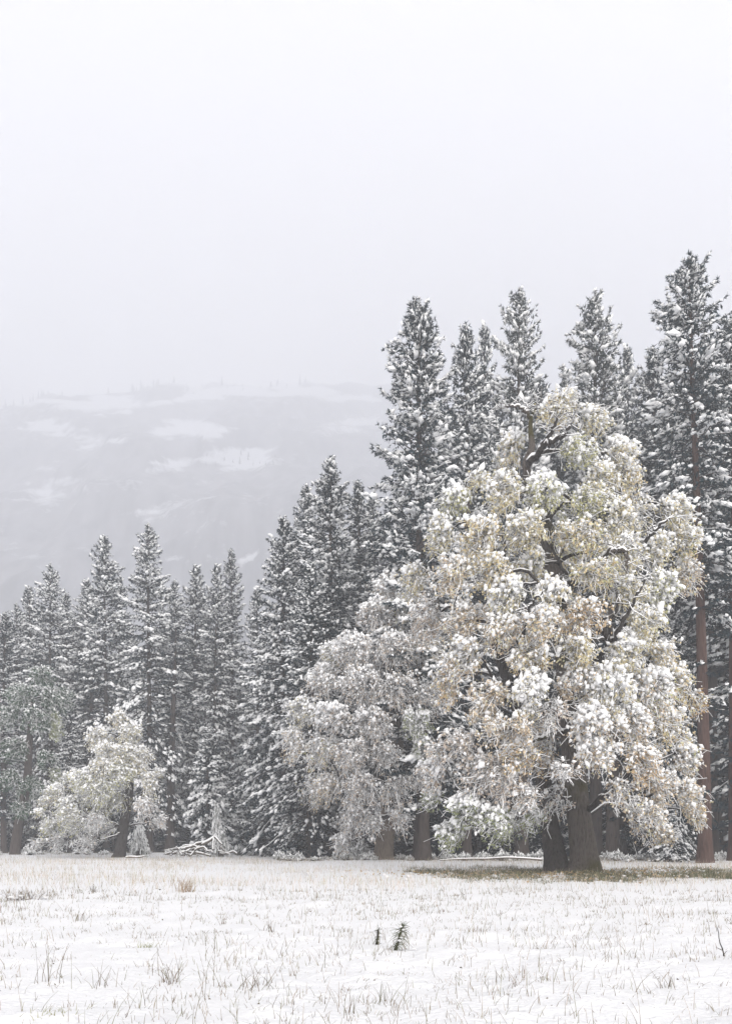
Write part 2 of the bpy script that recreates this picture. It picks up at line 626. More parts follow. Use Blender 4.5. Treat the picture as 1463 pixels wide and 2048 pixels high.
    tt_all = np.concatenate([Bt[bi], np.zeros(nl)])
    nT = len(pos)
    # needles
    K = needles
    d = nrm(tang[:, None] * .75 + rng.normal(0, .55, (nT, K, 3)) + np.array([0, 0, -.30 - drape]))
    ln = nlen * rng.uniform(.65, 1.25, (nT, K, 1))
    wv = nrm(np.cross(d, rng.normal(size=(nT, K, 3)))) * (nlen * .11)
    c0 = pos[:, None] - d * ln * .12
    tri = np.stack([c0 - wv, c0 + wv, c0 + d * ln], 2)
    tone = np.array(tone)
    cc = tone * (1 + rng.normal(0, .22, (nT, 1, 1))) * np.ones((nT, K * 3, 1))
    cc = np.clip(cc, .005, 1)
    gn = Geo()
    gn.add(tri.reshape(-1, 3), np.arange(nT * K * 3).reshape(-1, 3), cc.reshape(-1, 3))
    # inner fans
    nf = 15
    i2 = np.repeat(np.arange(nB), nf)
    s2 = rng.uniform(.05, .85, len(i2))
    p2 = bpt(s2, i2) + sd_[i2] * (rng.normal(0, .2, len(i2)) * L[i2] * .6)[:, None]
    d2 = nrm(hd[i2] * .6 + rng.normal(0, .5, (len(i2), 3)) + np.array([0, 0, -.6]))
    l2 = rng.uniform(.30, .62, (len(i2), 1)) * (1.1 - .35 * s2[:, None]) * (.5 + .5 * np.clip(L[i2] / 2.5, 0, 1))[:, None]
    w2 = nrm(np.cross(d2, rng.normal(size=d2.shape))) * l2 * .17
    tri2 = np.stack([p2 - w2 * .4, p2 + d2 * l2 * .5 + w2, p2 + d2 * l2, p2 + d2 * l2 * .5 - w2], 1)
    q = np.arange(len(i2) * 4).reshape(-1, 4)
    gn.add(tri2.reshape(-1, 3), np.concatenate([q[:, [0, 1, 2]], q[:, [0, 2, 3]]]), np.clip(np.repeat(tone * rng.uniform(.6, 1.3, (len(i2), 1)), 4, 0), .004, 1))
    # snow
    exp_ = np.clip(1.5 - .95 * tt_all, .55, 1.35)
    low = np.clip(pos[:, 2] / H * 2.2 + snow_low, 0, 1)
    bs = np.clip(rng.normal(.72, .42, nB), .06, 1.5)
    sel = rng.random(nT) < .85 * snow_p * exp_ * low * np.concatenate([bs[bi], np.full(nl, .8)])
    pS, tS = pos[sel], tang[sel]
    nS = len(pS)
    szv = snow_sz * rng.lognormal(-.03, .24, nS) * (.72 + .45 * np.clip(tt_all[sel] * 1.6, 0, 1))
    ts = nrm(tS + np.array([0, 0, -.38]) + rng.normal(0, .22, (nS, 3)))
    a_, b_ = frames(ts)
    b_ = np.where(b_[:, 2:3] < 0, -b_, b_)
    A = np.stack([ts * (.235 * szv)[:, None], a_ * (.14 * szv)[:, None], b_ * (.115 * szv)[:, None]], 1)
    gs = Geo()
    V, F_ = place(rng, DROP, pS + np.array([0, 0, .06]), A, .24)
    gs.add(V, F_)
    # snow lines along branches
    k2 = rng.random(nB) < .9 * bs * np.clip(Bz / H * 2.2 + snow_low, .15, 1)
    Ps = P[k2][:, 2:].copy()
    Ps[..., 2] += .05
    Ps += rng.normal(0, .05, Ps.shape)
    V, F_ = tubes(Ps, np.array([.03, .045, .045, .03])[None] * rng.uniform(.5, 1.25, (len(Ps), 4)), 3)
    gs.add(V, F_)
    # soft pads of snow lying along the loaded boughs
    ib = np.repeat(np.where(k2)[0], np.clip(L[k2] * 1.9, 2, 7).astype(int))
    sb = rng.uniform(.3, 1.0, len(ib))
    pb = bpt(sb, ib) + sd_[ib] * (rng.normal(0, .09, len(ib)) * L[ib])[:, None] + np.array([0, 0, .05])
    tb = nrm(bpt(np.minimum(sb + .05, 1.05), ib) - bpt(sb - .05, ib) + rng.normal(0, .10, (len(ib), 3)))
    f1, f2 = frames(tb)
    sz_ = rng.lognormal(-.05, .3, len(ib)) * np.clip(L[ib] / 2.6, .5, 1.15)
    A = np.stack([tb * (.27 * sz_)[:, None], f1 * (.17 * sz_)[:, None], f2 * (.11 * sz_)[:, None]], 1)
    V, F_ = place(rng, DROP, pb, A, .26)
    gs.add(V, F_)
    return dict(name=name, H=H, R=Rmax, trunk=gt.mesh('trunk', M[barkm]), branches=gt_b.mesh('branches', M['twig']), crown=gn.mesh('crown', M['needle'], False, True), snow=gs.mesh('snow_load', M['snow']))

PROTO = {
    'dense': conifer(1, 'pine_tree', 44, 5.0, .10, .50, 4.8, .8, -.02, .42, .34, 1.0, .60, .50, .5),
    'dense2': conifer(2, 'pine_tree', 42, 5.4, .08, .52, 4.8, .7, -.12, .42, .34, 1.0, .62, .55, .5),
    'slim': conifer(3, 'pine_tree', 40, 3.3, .15, .48, 4.4, .8, .0, .40, .34, 1.0, .66, .50, .42),
    'open': conifer(4, 'pine_tree', 44, 4.7, .22, .60, 4.0, .9, .15, .38, .38, 1.1, .70, .55, .5, gap=.35, tone=(.024, .040, .041)),
    'tall': conifer(5, 'pine_tree', 46, 4.3, .42, .52, 4.4, .8, .0, .50, .34, 1.0, .58, .48, .48, 'red_bark', stubs=26, gap=.3, snow_low=-.3),
    'fir': conifer(6, 'fir_tree', 34, 6.2, .03, .50, 5.0, .6, -.25, .45, .36, 1.05, .66, .72, .45, drape=.15),
    'fir2': conifer(7, 'fir_tree', 40, 5.6, .05, .55, 4.8, .65, -.2, .50, .36, 1.15, .66, .66, .45, drape=.15),
    'far_a': conifer(8, 'fir_tree', 40, 6.8, .10, .62, 4.4, .65, -.15, .50, .40, 1.15, .95, .66, .45, needles=9, nlen=.40, drape=.1, snow_low=.5),
    'far_b': conifer(9, 'fir_tree', 40, 5.0, .12, .58, 4.2, .7, -.1, .48, .38, 1.15, .95, .58, .42, needles=9, nlen=.40, snow_low=.5),
    'dim': conifer(10, 'pine_tree', 40, 5.6, .28, .72, 4.2, .7, -.05, .5, .52, 1.0, .13, .55, .5, needles=9, nlen=.48, stubs=30, gap=.3),
    'under': conifer(12, 'young_fir', 11, 2.3, .01, .42, 5.0, .5, -.25, .5, .36, .9, .34, .6, .14, needles=10, nlen=.42, drape=.2, snow_low=.1),
    'pole': conifer(13, 'pine_tree', 34, 2.6, .5, .8, 3.6, .6, -.1, .5, .46, 1.0, .35, .55, .45, needles=9, nlen=.45, stubs=14),
    'young': conifer(11, 'young_fir', 13, 3.0, .03, .42, 5.0, .6, -.2, .45, .28, 1.0, 1.5, .85, .16, needles=12, nlen=.30, drape=.1, snow_low=.6),
}

def plant(kind, px, py, Y, hw, label, group=None, lean=0.0, name=None, rz=None):
    p_ = PROTO[kind]
    tip = at(px, py, Y)
    x = tip[0] - lean
    z0 = gz(x, Y)
    H = tip[2] - z0
    o = empty(name or p_['name'], (x, Y, z0 - .05), label, 'tree', group)
    rr_ = random.Random(round(px) * 7919 + round(py) * 31 + sum(map(ord, kind)))
    o.rotation_mode = 'ZYX'
    o.rotation_euler = (0, math.asin(max(-.2, min(.2, lean / H))), rz if rz is not None else rr_.uniform(0, 6.28))
    sxy = (1.12 if Y > 76 and py < 1400 and kind != 'dim' else 1.30) * hw / FPX * Y / p_['R']
    o.scale = (sxy, sxy, H / p_['H'])
    for part, kd in (('trunk', None), ('branches', 'stuff'), ('crown', 'stuff')):
        c = bpy.data.objects.new(part, p_[part])
        COL.objects.link(c)
        c.parent = o
        if kd:
            c['kind'] = kd
    sn = bpy.data.objects.new('snow_load', p_['snow'])
    COL.objects.link(sn)
    sn.parent = c
    sn['kind'] = 'stuff'
    return o

G1 = 'tall snowy pines behind the big oak'
plant('dense', 836, 598, 62, 100, 'dense dark pine left of the big oak top, first of the tall row', G1, lean=-.4)
plant('slim', 932, 648, 70, 58, 'slim snow-tufted pine just right of the dense dark pine', G1)
plant('far_b', 968, 648, 88, 62, 'pale faded pine half hidden behind the slim snow-tufted pine', G1)
plant('open', 1042, 573, 74, 78, 'open-branched pine standing behind the broken snag of the oak', G1)
plant('open', 1190, 578, 72, 92, 'airy pine with long bare leader above the oak top', G1, rz=2.2)
plant('far_b', 1130, 735, 98, 38, 'small faded pine tip peeping between two airy pines', G1)
plant('far_b', 1256, 690, 90, 60, 'pale misty pine just right of the airy long-leadered pine', G1)
plant('slim', 1305, 695, 70, 66, 'snowy pine with narrow top between the oak and the red-trunked pine', G1)
plant('tall', 1386, 515, 56, 92, 'tallest pine with bare reddish trunk right of the big oak', G1, lean=-.8)
plant('tall', 1462, 640, 60, 90, 'dark pine with its trunk cut by the edge beside the reddish one', G1, lean=-.3, rz=4)
plant('dense2', 1530, 600, 64, 110, 'dark pine beyond the edge with boughs reaching into view', G1)
G2 = 'snowy firs left of the second oak'
plant('fir2', 664, 908, 74, 92, 'tall fir with pointed snowy top, highest above the grey oak', G2)
plant('slim', 612, 966, 86, 50, 'thin grey pine spire left of the tall pointed fir', G2)
plant('fir', 568, 1034, 77, 100, 'broad fir with boughs sweeping to the meadow edge', G2)
plant('slim', 716, 962, 80, 58, 'thin pine spire right of the tall pointed fir', G2)
plant('far_b', 745, 985, 90, 60, 'pale spire between the thin pine and the dense dark pine', G2)
plant('far_b', 515, 1178, 104, 50, 'small misty fir at the left flank of the broad fir', G2)
plant('fir', 620, 1120, 70, 85, 'dark fir whose snowy boughs hang behind the grey oak crown', G2, rz=3)
G3 = 'misty snow-loaded firs across the far left meadow'
plant('far_a', 300, 1048, 100, 88, 'tallest misty fir of the far left stand', G3)
plant('far_b', 213, 1070, 104, 66, 'slender pointed fir left of the tallest misty fir', G3)
plant('far_a', 103, 1128, 104, 78, 'broad misty fir standing above the green-leaved tree', G3, rz=2)
plant('far_b', 388, 1128, 106, 60, 'misty fir with double top right of the tallest one', G3)
plant('far_b', 430, 1126, 103, 54, 'misty fir close beside the double-topped one', G3, rz=1.5)
plant('slim', 463, 1098, 108, 36, 'thinnest misty spire, last before the open gap', G3)
plant('far_b', 350, 1158, 114, 44, 'faint fir between the tallest and the double-topped fir', G3)
plant('far_b', 172, 1158, 112, 56, 'faint fir squeezed between the broad and the slender fir', G3, rz=.4)
plant('far_b', 135, 1184, 110, 46, 'short faint fir against the right side of the broad fir', G3)
plant('far_b', 62, 1172, 116, 52, 'faint fir left of the broad misty fir', G3, rz=5)
plant('far_a', 36, 1206, 112, 62, 'lower fir near the left edge behind the green-leaved tree', G3)
plant('slim', 8, 1224, 92, 42, 'dark narrow fir cut by the left edge', G3)
plant('slim', 240, 1150, 118, 34, 'faint thin fir in the notch between two tall firs', G3)
plant('far_a', -50, 1180, 105, 80, 'fir beyond the left edge reaching a bough into view', G3)
G4 = 'dim firs deep behind the far left stand'
for i, (px, py, Y, hw) in enumerate([(20, 1262, 128, 60), (85, 1240, 132, 60), (150, 1250, 128, 60), (255, 1235, 130, 60), (330, 1240, 128, 55), (375, 1262, 136, 55), (410, 1240, 130, 55), (450, 1262, 134, 45), (492, 1345, 128, 40), (548, 1240, 120, 50)]):
    plant('far_a' if i % 2 else 'far_b', px, py, Y, hw, 'dim fog-faded fir in the back row behind the far left stand', G4, rz=i * 1.3)
G5 = 'dim pines deep in the forest behind the oaks'
for i, (px, py, Y, hw) in enumerate([(690, 1080, 92, 85), (790, 1010, 88, 90), (862, 900, 96, 85), (905, 830, 100, 85), (990, 800, 96, 85), (1075, 760, 98, 85), (1120, 850, 84, 95), (1165, 800, 102, 85), (1225, 790, 92, 90), (1290, 850, 86, 95), (1345, 800, 94, 90), (1420, 850, 82, 110), (1475, 780, 92, 95), (960, 960, 80, 90), (1040, 940, 84, 90), (1240, 930, 78, 90), (1350, 960, 76, 95), (1440, 940, 74, 100), (880, 1060, 78, 85), (1400, 700, 100, 90), (1510, 900, 72, 100)]):
    plant('dim', px, py, Y, hw, 'dim snow-dusted pine deep in the forest behind the oaks', G5, rz=i * 1.7)
G6 = 'young snow-laden firs at the forest edge'
for px, py, Y, hw, lb in [(416, 1448, 90, 44, 'young fir heavy with snow right of the leaning oak'), (466, 1540, 92, 36, 'small snow-laden fir beside the young fir'), (140, 1370, 100, 42, 'young fir between the green-leaved tree and the leaning oak'), (590, 1560, 71, 34, 'small dark fir under the grey oak crown'), (1335, 1590, 60, 30, 'little snowy fir under the drooping right side of the big oak'), (1345, 1180, 62, 52, 'slender young fir in front of the reddish trunk')]:
    plant('fir' if py < 1400 else 'young', px, py, Y, hw, lb, G6, name='young_fir')

# ------------------------------------------------------------------ broad-leaved trees
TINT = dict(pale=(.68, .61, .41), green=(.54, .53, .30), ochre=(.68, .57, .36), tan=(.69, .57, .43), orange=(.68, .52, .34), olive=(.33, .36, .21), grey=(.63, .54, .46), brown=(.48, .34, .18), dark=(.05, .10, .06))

def bez(p0, p1, p2, s):
    s = s[..., None]
    return (1 - s) ** 2 * p0 + 2 * s * (1 - s) * p1 + s * s * p2

def oak(seed, name, label, Y, trunks, lobes, axis_px, width_fn, cat='tree', depth=.8, trunk_mats=('oak_bark',), dens=1.0, cs=1.0, back=.6, hide=((1062, 900, 26), (1100, 870, 24), (1105, 1130, 22), (1048, 935, 18)), limbs=(), twigd=1.0, group=None, leafn=3, lk=.90):
    """trunks/limbs: lists of [(px, py, half width px, depth m)...]; lobes: (px, py, hw px, hh px, snow, tint, leafiness)"""
    rng = np.random.default_rng(seed)
    b = at(trunks[0][0][0], trunks[0][0][1], Y)
    base = np.array([b[0], Y, 0.0])
    k = Y / FPX
    def loc(px, py, dz):
        q = at(px, py, Y + dz)
        return q - base
    root = empty(name, tuple(base), label, cat, group)
    nodes, parent, rad = [], [], []
    def add_poly(poly, mat, nm, kk, flare):
        pts = np.array([loc(p[0], p[1], p[3]) for p in poly])
        rr = np.array([p[2] * k for p in poly])
        tt = np.linspace(0, len(pts) - 1, max(8, len(pts) * 5))
        i0 = np.minimum(tt.astype(int), len(pts) - 2)
        f_ = tt - i0
        # Catmull-Rom
        pp = np.vstack([2 * pts[0] - pts[1], pts, 2 * pts[-1] - pts[-2]])
        p0, p1, p2, p3 = pp[i0], pp[i0 + 1], pp[i0 + 2], pp[i0 + 3]
        f1 = f_[:, None]
        c = .5 * (2 * p1 + (p2 - p0) * f1 + (2 * p0 - 5 * p1 + 4 * p2 - p3) * f1 ** 2 + (3 * p1 - p0 - 3 * p2 + p3) * f1 ** 3)
        r = np.interp(tt, np.arange(len(rr)), rr)
        if not flare:
            c[1:-1] += rng.normal(0, 1, (len(c) - 2, 3)) * np.minimum(r[1:-1, None] * .55, .07)
            r = r * rng.uniform(.86, 1.16, len(r))
        V, F_ = tubes(c[None], r[None], kk)
        V = V.reshape(len(c), kk, 3)
        th = np.arange(kk) / kk * 6.283
        wob = 1 + .07 * np.sin(th * 3 + seed)[None] + .05 * (fbm(th[None] * 3 + c[:, 2:3] * .3, c[:, 2:3] * 1.1 + th[None] * 0, seed, 3) - .5) * 2
        if flare:
            wob = wob + .22 * np.exp(-np.maximum(c[:, 2:3], 0) / .5) * np.maximum(np.sin(th * 5 + seed), 0)[None]
        V = c[:, None] + (V - c[:, None]) * wob[..., None]
        if flare:
            V[0, :, 2] = -.4
        g_ = Geo()
        g_.add(V.reshape(-1, 3), F_)
        g_.add(np.vstack([c[-1:] + .3 * r[-1] * nrm(c[-1:] - c[-2:-1]), V[-1]]), np.array([(0, 1 + i, 1 + (i + 1) % kk) for i in range(kk)]))
        g_.build(nm, M[mat], root)
        return c, r
    fixed = []
    snow = Geo()
    for i, tr in enumerate(trunks):
        c, r = add_poly(tr, trunk_mats[min(i, len(trunk_mats) - 1)], 'trunk', 22, True)
        fixed.append((c, r))
    for lm in limbs:
        c, r = add_poly(lm[1:], lm[0], 'limb', 9, False)
        fixed.append((c, r))
        cs_ = c.copy()
        T = nrm(np.gradient(c, axis=0))
        flat = np.sqrt(T[:, 0] ** 2 + T[:, 1] ** 2)
        cs_[:, 2] += r * .75
        V, F_ = tubes(cs_[None], (r * .85 * np.clip(flat * 1.2 - .15, .02, 1) + .015)[None], 6)
        snow.add(V, F_)
    ltw = []
    for c, r in fixed[len(trunks):]:
        for _ in range(max(4, len(c) // 2)):
            i_ = int(rng.integers(len(c) // 4, len(c)))
            e_ = c[i_] + rng.normal(0, .45, 3) * np.array([1, 1, .7]) + np.array([0, -.1, .1])
            m_ = (c[i_] + e_) / 2 + rng.normal(0, .12, 3)
            ltw.append(bez(c[i_][None], m_[None], e_[None], np.linspace(0, 1, 6)))
            for _ in range(2):
                b_ = ltw[-1][rng.integers(2, 5)] if len(ltw[-1]) == 6 else e_
                e2_ = b_ + rng.normal(0, .22, 3)
                ltw.append(bez(b_[None], ((b_ + e2_) / 2 + rng.normal(0, .05, 3))[None], e2_[None], np.linspace(0, 1, 6)))
    for c, r in fixed:
        for q in c[c[:, 2] > 2.0] if c[-1, 2] > 4 else c[len(c) // 2:]:
            nodes.append(q)
            parent.append(-1)
    # lobes
    LB = []
    for (px, py, hw, hh, sn, tn, lf) in lobes:
        W = max(width_fn(py), 40)
        u = np.clip((px - axis_px(py)) / W, -1, 1)
        dz = -math.sqrt(max(0, 1 - u * u)) * W * k * depth + rng.normal(0, .25)
        for hx, hy, hr in hide:
            dd_ = math.hypot((px - hx) / (hw + hr), (py - hy) / (hh + hr))
            if name == 'oak_tree' and seed == 100 and dd_ < .8:
                dz += 1.8
        LB.append((loc(px, py, dz), lk * hw * k * (Y + dz) / Y, lk * hh * k * (Y + dz) / Y, sn, tn, lf, 1.0))
        if rng.random() < back and abs(u) < .8:
            q = loc(px + rng.normal(0, 20), py + rng.normal(0, 20), -dz * rng.uniform(.5, .95))
            LB.append((q, hw * k * 1.15, hh * k * 1.15, sn, tn, lf, .5))
        if rng.random() < back * .8:
            q = loc(px + rng.normal(0, 15) - (px - axis_px(py)) * .35, py + 10, dz * rng.uniform(.1, .5))
            LB.append((q, hw * k * 1.1, hh * k * 1.1, sn * .6, tn, lf * .7, .45))
    def axis_at(z):
        py = HY - (z - EYE) / k
        return loc(axis_px(py), py, 0)
    tri = []
    for (c, hw, hh, sn, tn, lf, q) in LB:
        ax = axis_at(c[2])
        d = c - ax
        d[2] = 0
        n_ = np.linalg.norm(d)
        d = d / n_ if n_ > .4 else np.array([rng.normal(), -1, 0])
        d = d / np.linalg.norm(d)
        tri.append((c - d * hw * .75 + np.array([0, 0, hh * .35]), d))
    order = np.argsort([np.linalg.norm(t_[0] - axis_at(t_[0][2])) for t_ in tri])
    limbs_out = []
    for oi in order:
        rt_, d = tri[oi]
        nn = np.array(nodes)
        df = rt_ - nn
        dist = np.linalg.norm(df, axis=1)
        hdst = np.hypot(df[:, 0], df[:, 1])
        cost = dist + 1.0 * np.maximum(0, .25 * hdst - df[:, 2])
        j = int(np.argmin(cost))
        p0 = nn[j]
        dd = dist[j]
        p1 = (p0 + rt_) / 2 + np.array([0, 0, .22 * dd]) + rng.normal(0, .10, 3) * dd
        s = np.linspace(0, 1, 8)
        pts = bez(p0, p1, rt_, s)
        wg = np.cumsum(rng.normal(0, .035 * dd, (8, 3)), 0) * np.sin(s * np.pi)[:, None]
        pts = pts + wg
        ids = []
        prev = j
        for q in pts[2:]:
            nodes.append(q)
            parent.append(prev)
            prev = len(nodes) - 1
            ids.append(prev)
        limbs_out.append((j, pts, ids))
    cnt = np.zeros(len(nodes))
    for (j, pts, ids) in limbs_out:
        cnt[ids[-1]] += 1
    for i in range(len(nodes) - 1, -1, -1):
        if parent[i] >= 0:
            cnt[parent[i]] += cnt[i]
    for (j, pts, ids) in limbs_out:
        r0 = .036 * max(1, cnt[ids[0]]) ** .55 + .02
        r1 = .036 * max(1, cnt[ids[-1]]) ** .5
        r = np.linspace(r0, r1, 8)
        V, F_ = tubes(pts[None], r[None], 6)
        g_ = Geo()
        g_.add(V, F_)
        g_.build('limb', M['dark_bark'], root)
        T = nrm(np.gradient(pts, axis=0))
        flat = np.sqrt(T[:, 0] ** 2 + T[:, 1] ** 2)
        q = pts.copy()
        q[:, 2] += r * .7
        V, F_ = tubes(q[None], (r * .6 * np.clip(flat * 1.3 - .3, .05, 1) + .012)[None], 4)
        snow.add(V, F_)
    tw, lv = Geo(), Geo()
    if ltw:
        q = np.array(ltw)
        V, F_ = tubes(q, np.ones((len(q), 1)) * np.linspace(.022, .008, 6)[None], 3)
        tw.add(V, F_)
        q = q.copy()
        q[..., 2] += .02
        V, F_ = tubes(q, np.ones((len(q), 1)) * np.linspace(.024, .014, 6)[None], 3)
        snow.add(V, F_)
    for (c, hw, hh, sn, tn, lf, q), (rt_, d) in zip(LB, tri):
        area = hw * hh
        n = int((20 + 26 * area) * q * twigd)
        # twig ends: a drooping dome round the lobe
        u = nrm(rng.normal(size=(n, 3)))
        u[:, 2] = np.where(u[:, 2] > 0, u[:, 2], u[:, 2] * 1.25)
        fr = u @ d
        u = u + d[None] * .35 * (fr[:, None] < 0)
        rr = rng.uniform(.5, .95, n) ** .7
        end = c + u * rr[:, None] * np.array([hw, hw * .95, hh])
        mid = rt_ * .45 + end * .55 + np.array([0, 0, .28 * hh]) + rng.normal(0, .18, (n, 3)) * hw
        end[:, 2] -= rng.uniform(.0, .22, n) * hh
        S = 7
        s = np.linspace(0, 1, S)
        P = bez(rt_[None, None], mid[:, None], end[:, None], np.broadcast_to(s, (n, S)))
        P = P + np.cumsum(rng.normal(0, .10, (n, S, 3)), 1) * s[None, :, None]
        r = (.022 * cs)[None, None] * np.ones((n, 1)) * (1 - .68 * s)[None] if False else np.ones((n, 1)) * (.014 * cs * (1 - .6 * s))[None]
        V, F_ = tubes(P, r, 3)
        tw.add(V, F_)
        Ps = P[:, 1:].copy()
        Ps[..., 2] += .02 * cs
        V, F_ = tubes(Ps, np.ones((n, 1)) * (.022 * cs * (1 - .5 * s[1:]))[None] * rng.uniform(.6, 1.25, (n, 1)), 3)
        snow.add(V, F_)
        # side twiglets
        m_ = int(n * 2.6)
        ti = rng.integers(0, n, m_)
        ts = rng.uniform(.35, .95, m_)
        st = bez(np.broadcast_to(rt_, (m_, 3)), mid[ti], end[ti], ts)
        e2 = st + rng.normal(0, .19, (m_, 3)) * cs + d * .08 + np.array([0, 0, -.10])
        m2 = (st + e2) / 2 + rng.normal(0, .13, (m_, 3)) * cs + np.array([0, 0, .05])
        P2 = bez(st[:, None], m2[:, None], e2[:, None], np.broadcast_to(np.linspace(0, 1, 4), (m_, 4)))
        P2[:, 1:3] += rng.normal(0, .035 * cs, (m_, 2, 3))
        P3 = P2[:, [0, 1, 3]]
        lo_ = P3 - np.array([0, 0, .022 * cs])
        hi_ = P3 + np.array([0, 0, .004 * cs])
        rb_ = np.stack([lo_[:, 0], hi_[:, 0], lo_[:, 1], hi_[:, 1], P3[:, 2]], 1)
        tw.add(rb_.reshape(-1, 3), (np.array([(0, 1, 3), (0, 3, 2), (2, 3, 4)])[None] + (np.arange(m_) * 5)[:, None, None]).reshape(-1, 3))
        P2[..., 2] += .014 * cs
        V, F_ = tubes(P2[:, [0, 1, 3]], np.ones((m_, 1)) * (.017 * cs * np.array([1, 1, .65]))[None], 3)
        snow.add(V, F_)
        # leaf clusters
        nc = int((60 + 290 * area / cs ** 2) * q * dens * (.65 + .6 * sn))
        ncl = int(nc * lf)
        ti = rng.integers(0, n, nc)
        ts = rng.uniform(.25, 1, nc) ** .65
        pc = bez(np.broadcast_to(rt_, (nc, 3)), mid[ti], end[ti], ts) + rng.normal(0, .12, (nc, 3)) * cs
        tg = nrm(end[ti] - mid[ti] + np.array([0, 0, -.15]) * hh + rng.normal(0, .35, (nc, 3)))
        ex = np.clip(((pc[:, 2] - c[2]) / hh + .8) / 1.6, 0, 1)
        hs_ = rng.random(nc) < sn * (.25 + .95 * ex)
        szv = cs * (.75 + .5 * ex) * rng.lognormal(-.08, .3, nc) * (.62 + .5 * sn)
        kS = hs_
        dn = nrm(tg[kS] + np.array([0, 0, -.25]) + rng.normal(0, .25, (kS.sum(), 3)))
        a_, b_ = frames(dn)
        A = np.stack([dn * (.105 * szv[kS])[:, None], a_ * (.070 * szv[kS])[:, None], b_ * (.064 * szv[kS])[:, None]], 1)
        V, F_ = place(rng, DROP, pc[kS] + np.array([0, 0, .035 * cs]), A, .28)
        snow.add(V, F_)
        kl = np.arange(nc) < ncl
        pl, tl = pc[kl], tg[kl]
        nl_ = len(pl)
        if nl_:
            dl = nrm(tl[:, None] * .6 + rng.normal(0, .55, (nl_, leafn, 3)) + np.array([0, 0, -.6]))
            ll = .118 * cs * rng.uniform(.7, 1.25, (nl_, leafn, 1))
            wl = nrm(np.cross(dl, rng.normal(size=dl.shape))) * ll * .33
            p0 = pl[:, None] + rng.normal(0, .05 * cs, (nl_, leafn, 3)) + np.array([0, 0, -.01])
            quad = np.stack([p0, p0 + dl * ll * .5 + wl, p0 + dl * ll, p0 + dl * ll * .5 - wl], 2)
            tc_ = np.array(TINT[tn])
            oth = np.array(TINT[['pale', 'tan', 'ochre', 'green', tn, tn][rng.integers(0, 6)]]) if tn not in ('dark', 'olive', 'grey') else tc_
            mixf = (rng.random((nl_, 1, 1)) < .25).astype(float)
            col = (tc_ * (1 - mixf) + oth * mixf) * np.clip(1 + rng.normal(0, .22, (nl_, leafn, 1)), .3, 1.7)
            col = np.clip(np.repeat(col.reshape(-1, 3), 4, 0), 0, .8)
            ix = np.arange(nl_ * leafn * 4).reshape(-1, 4)
            lv.add(quad.reshape(-1, 3), np.concatenate([ix[:, [0, 1, 2]], ix[:, [0, 2, 3]]]), col)
    tw.build('twigs', M['twig'], root, kind='stuff')
    fo = lv.build('foliage', M['leaf'], root, False, True, 'stuff')
    snow.build('snow_load', M['snow'], fo, kind='stuff')
    return root

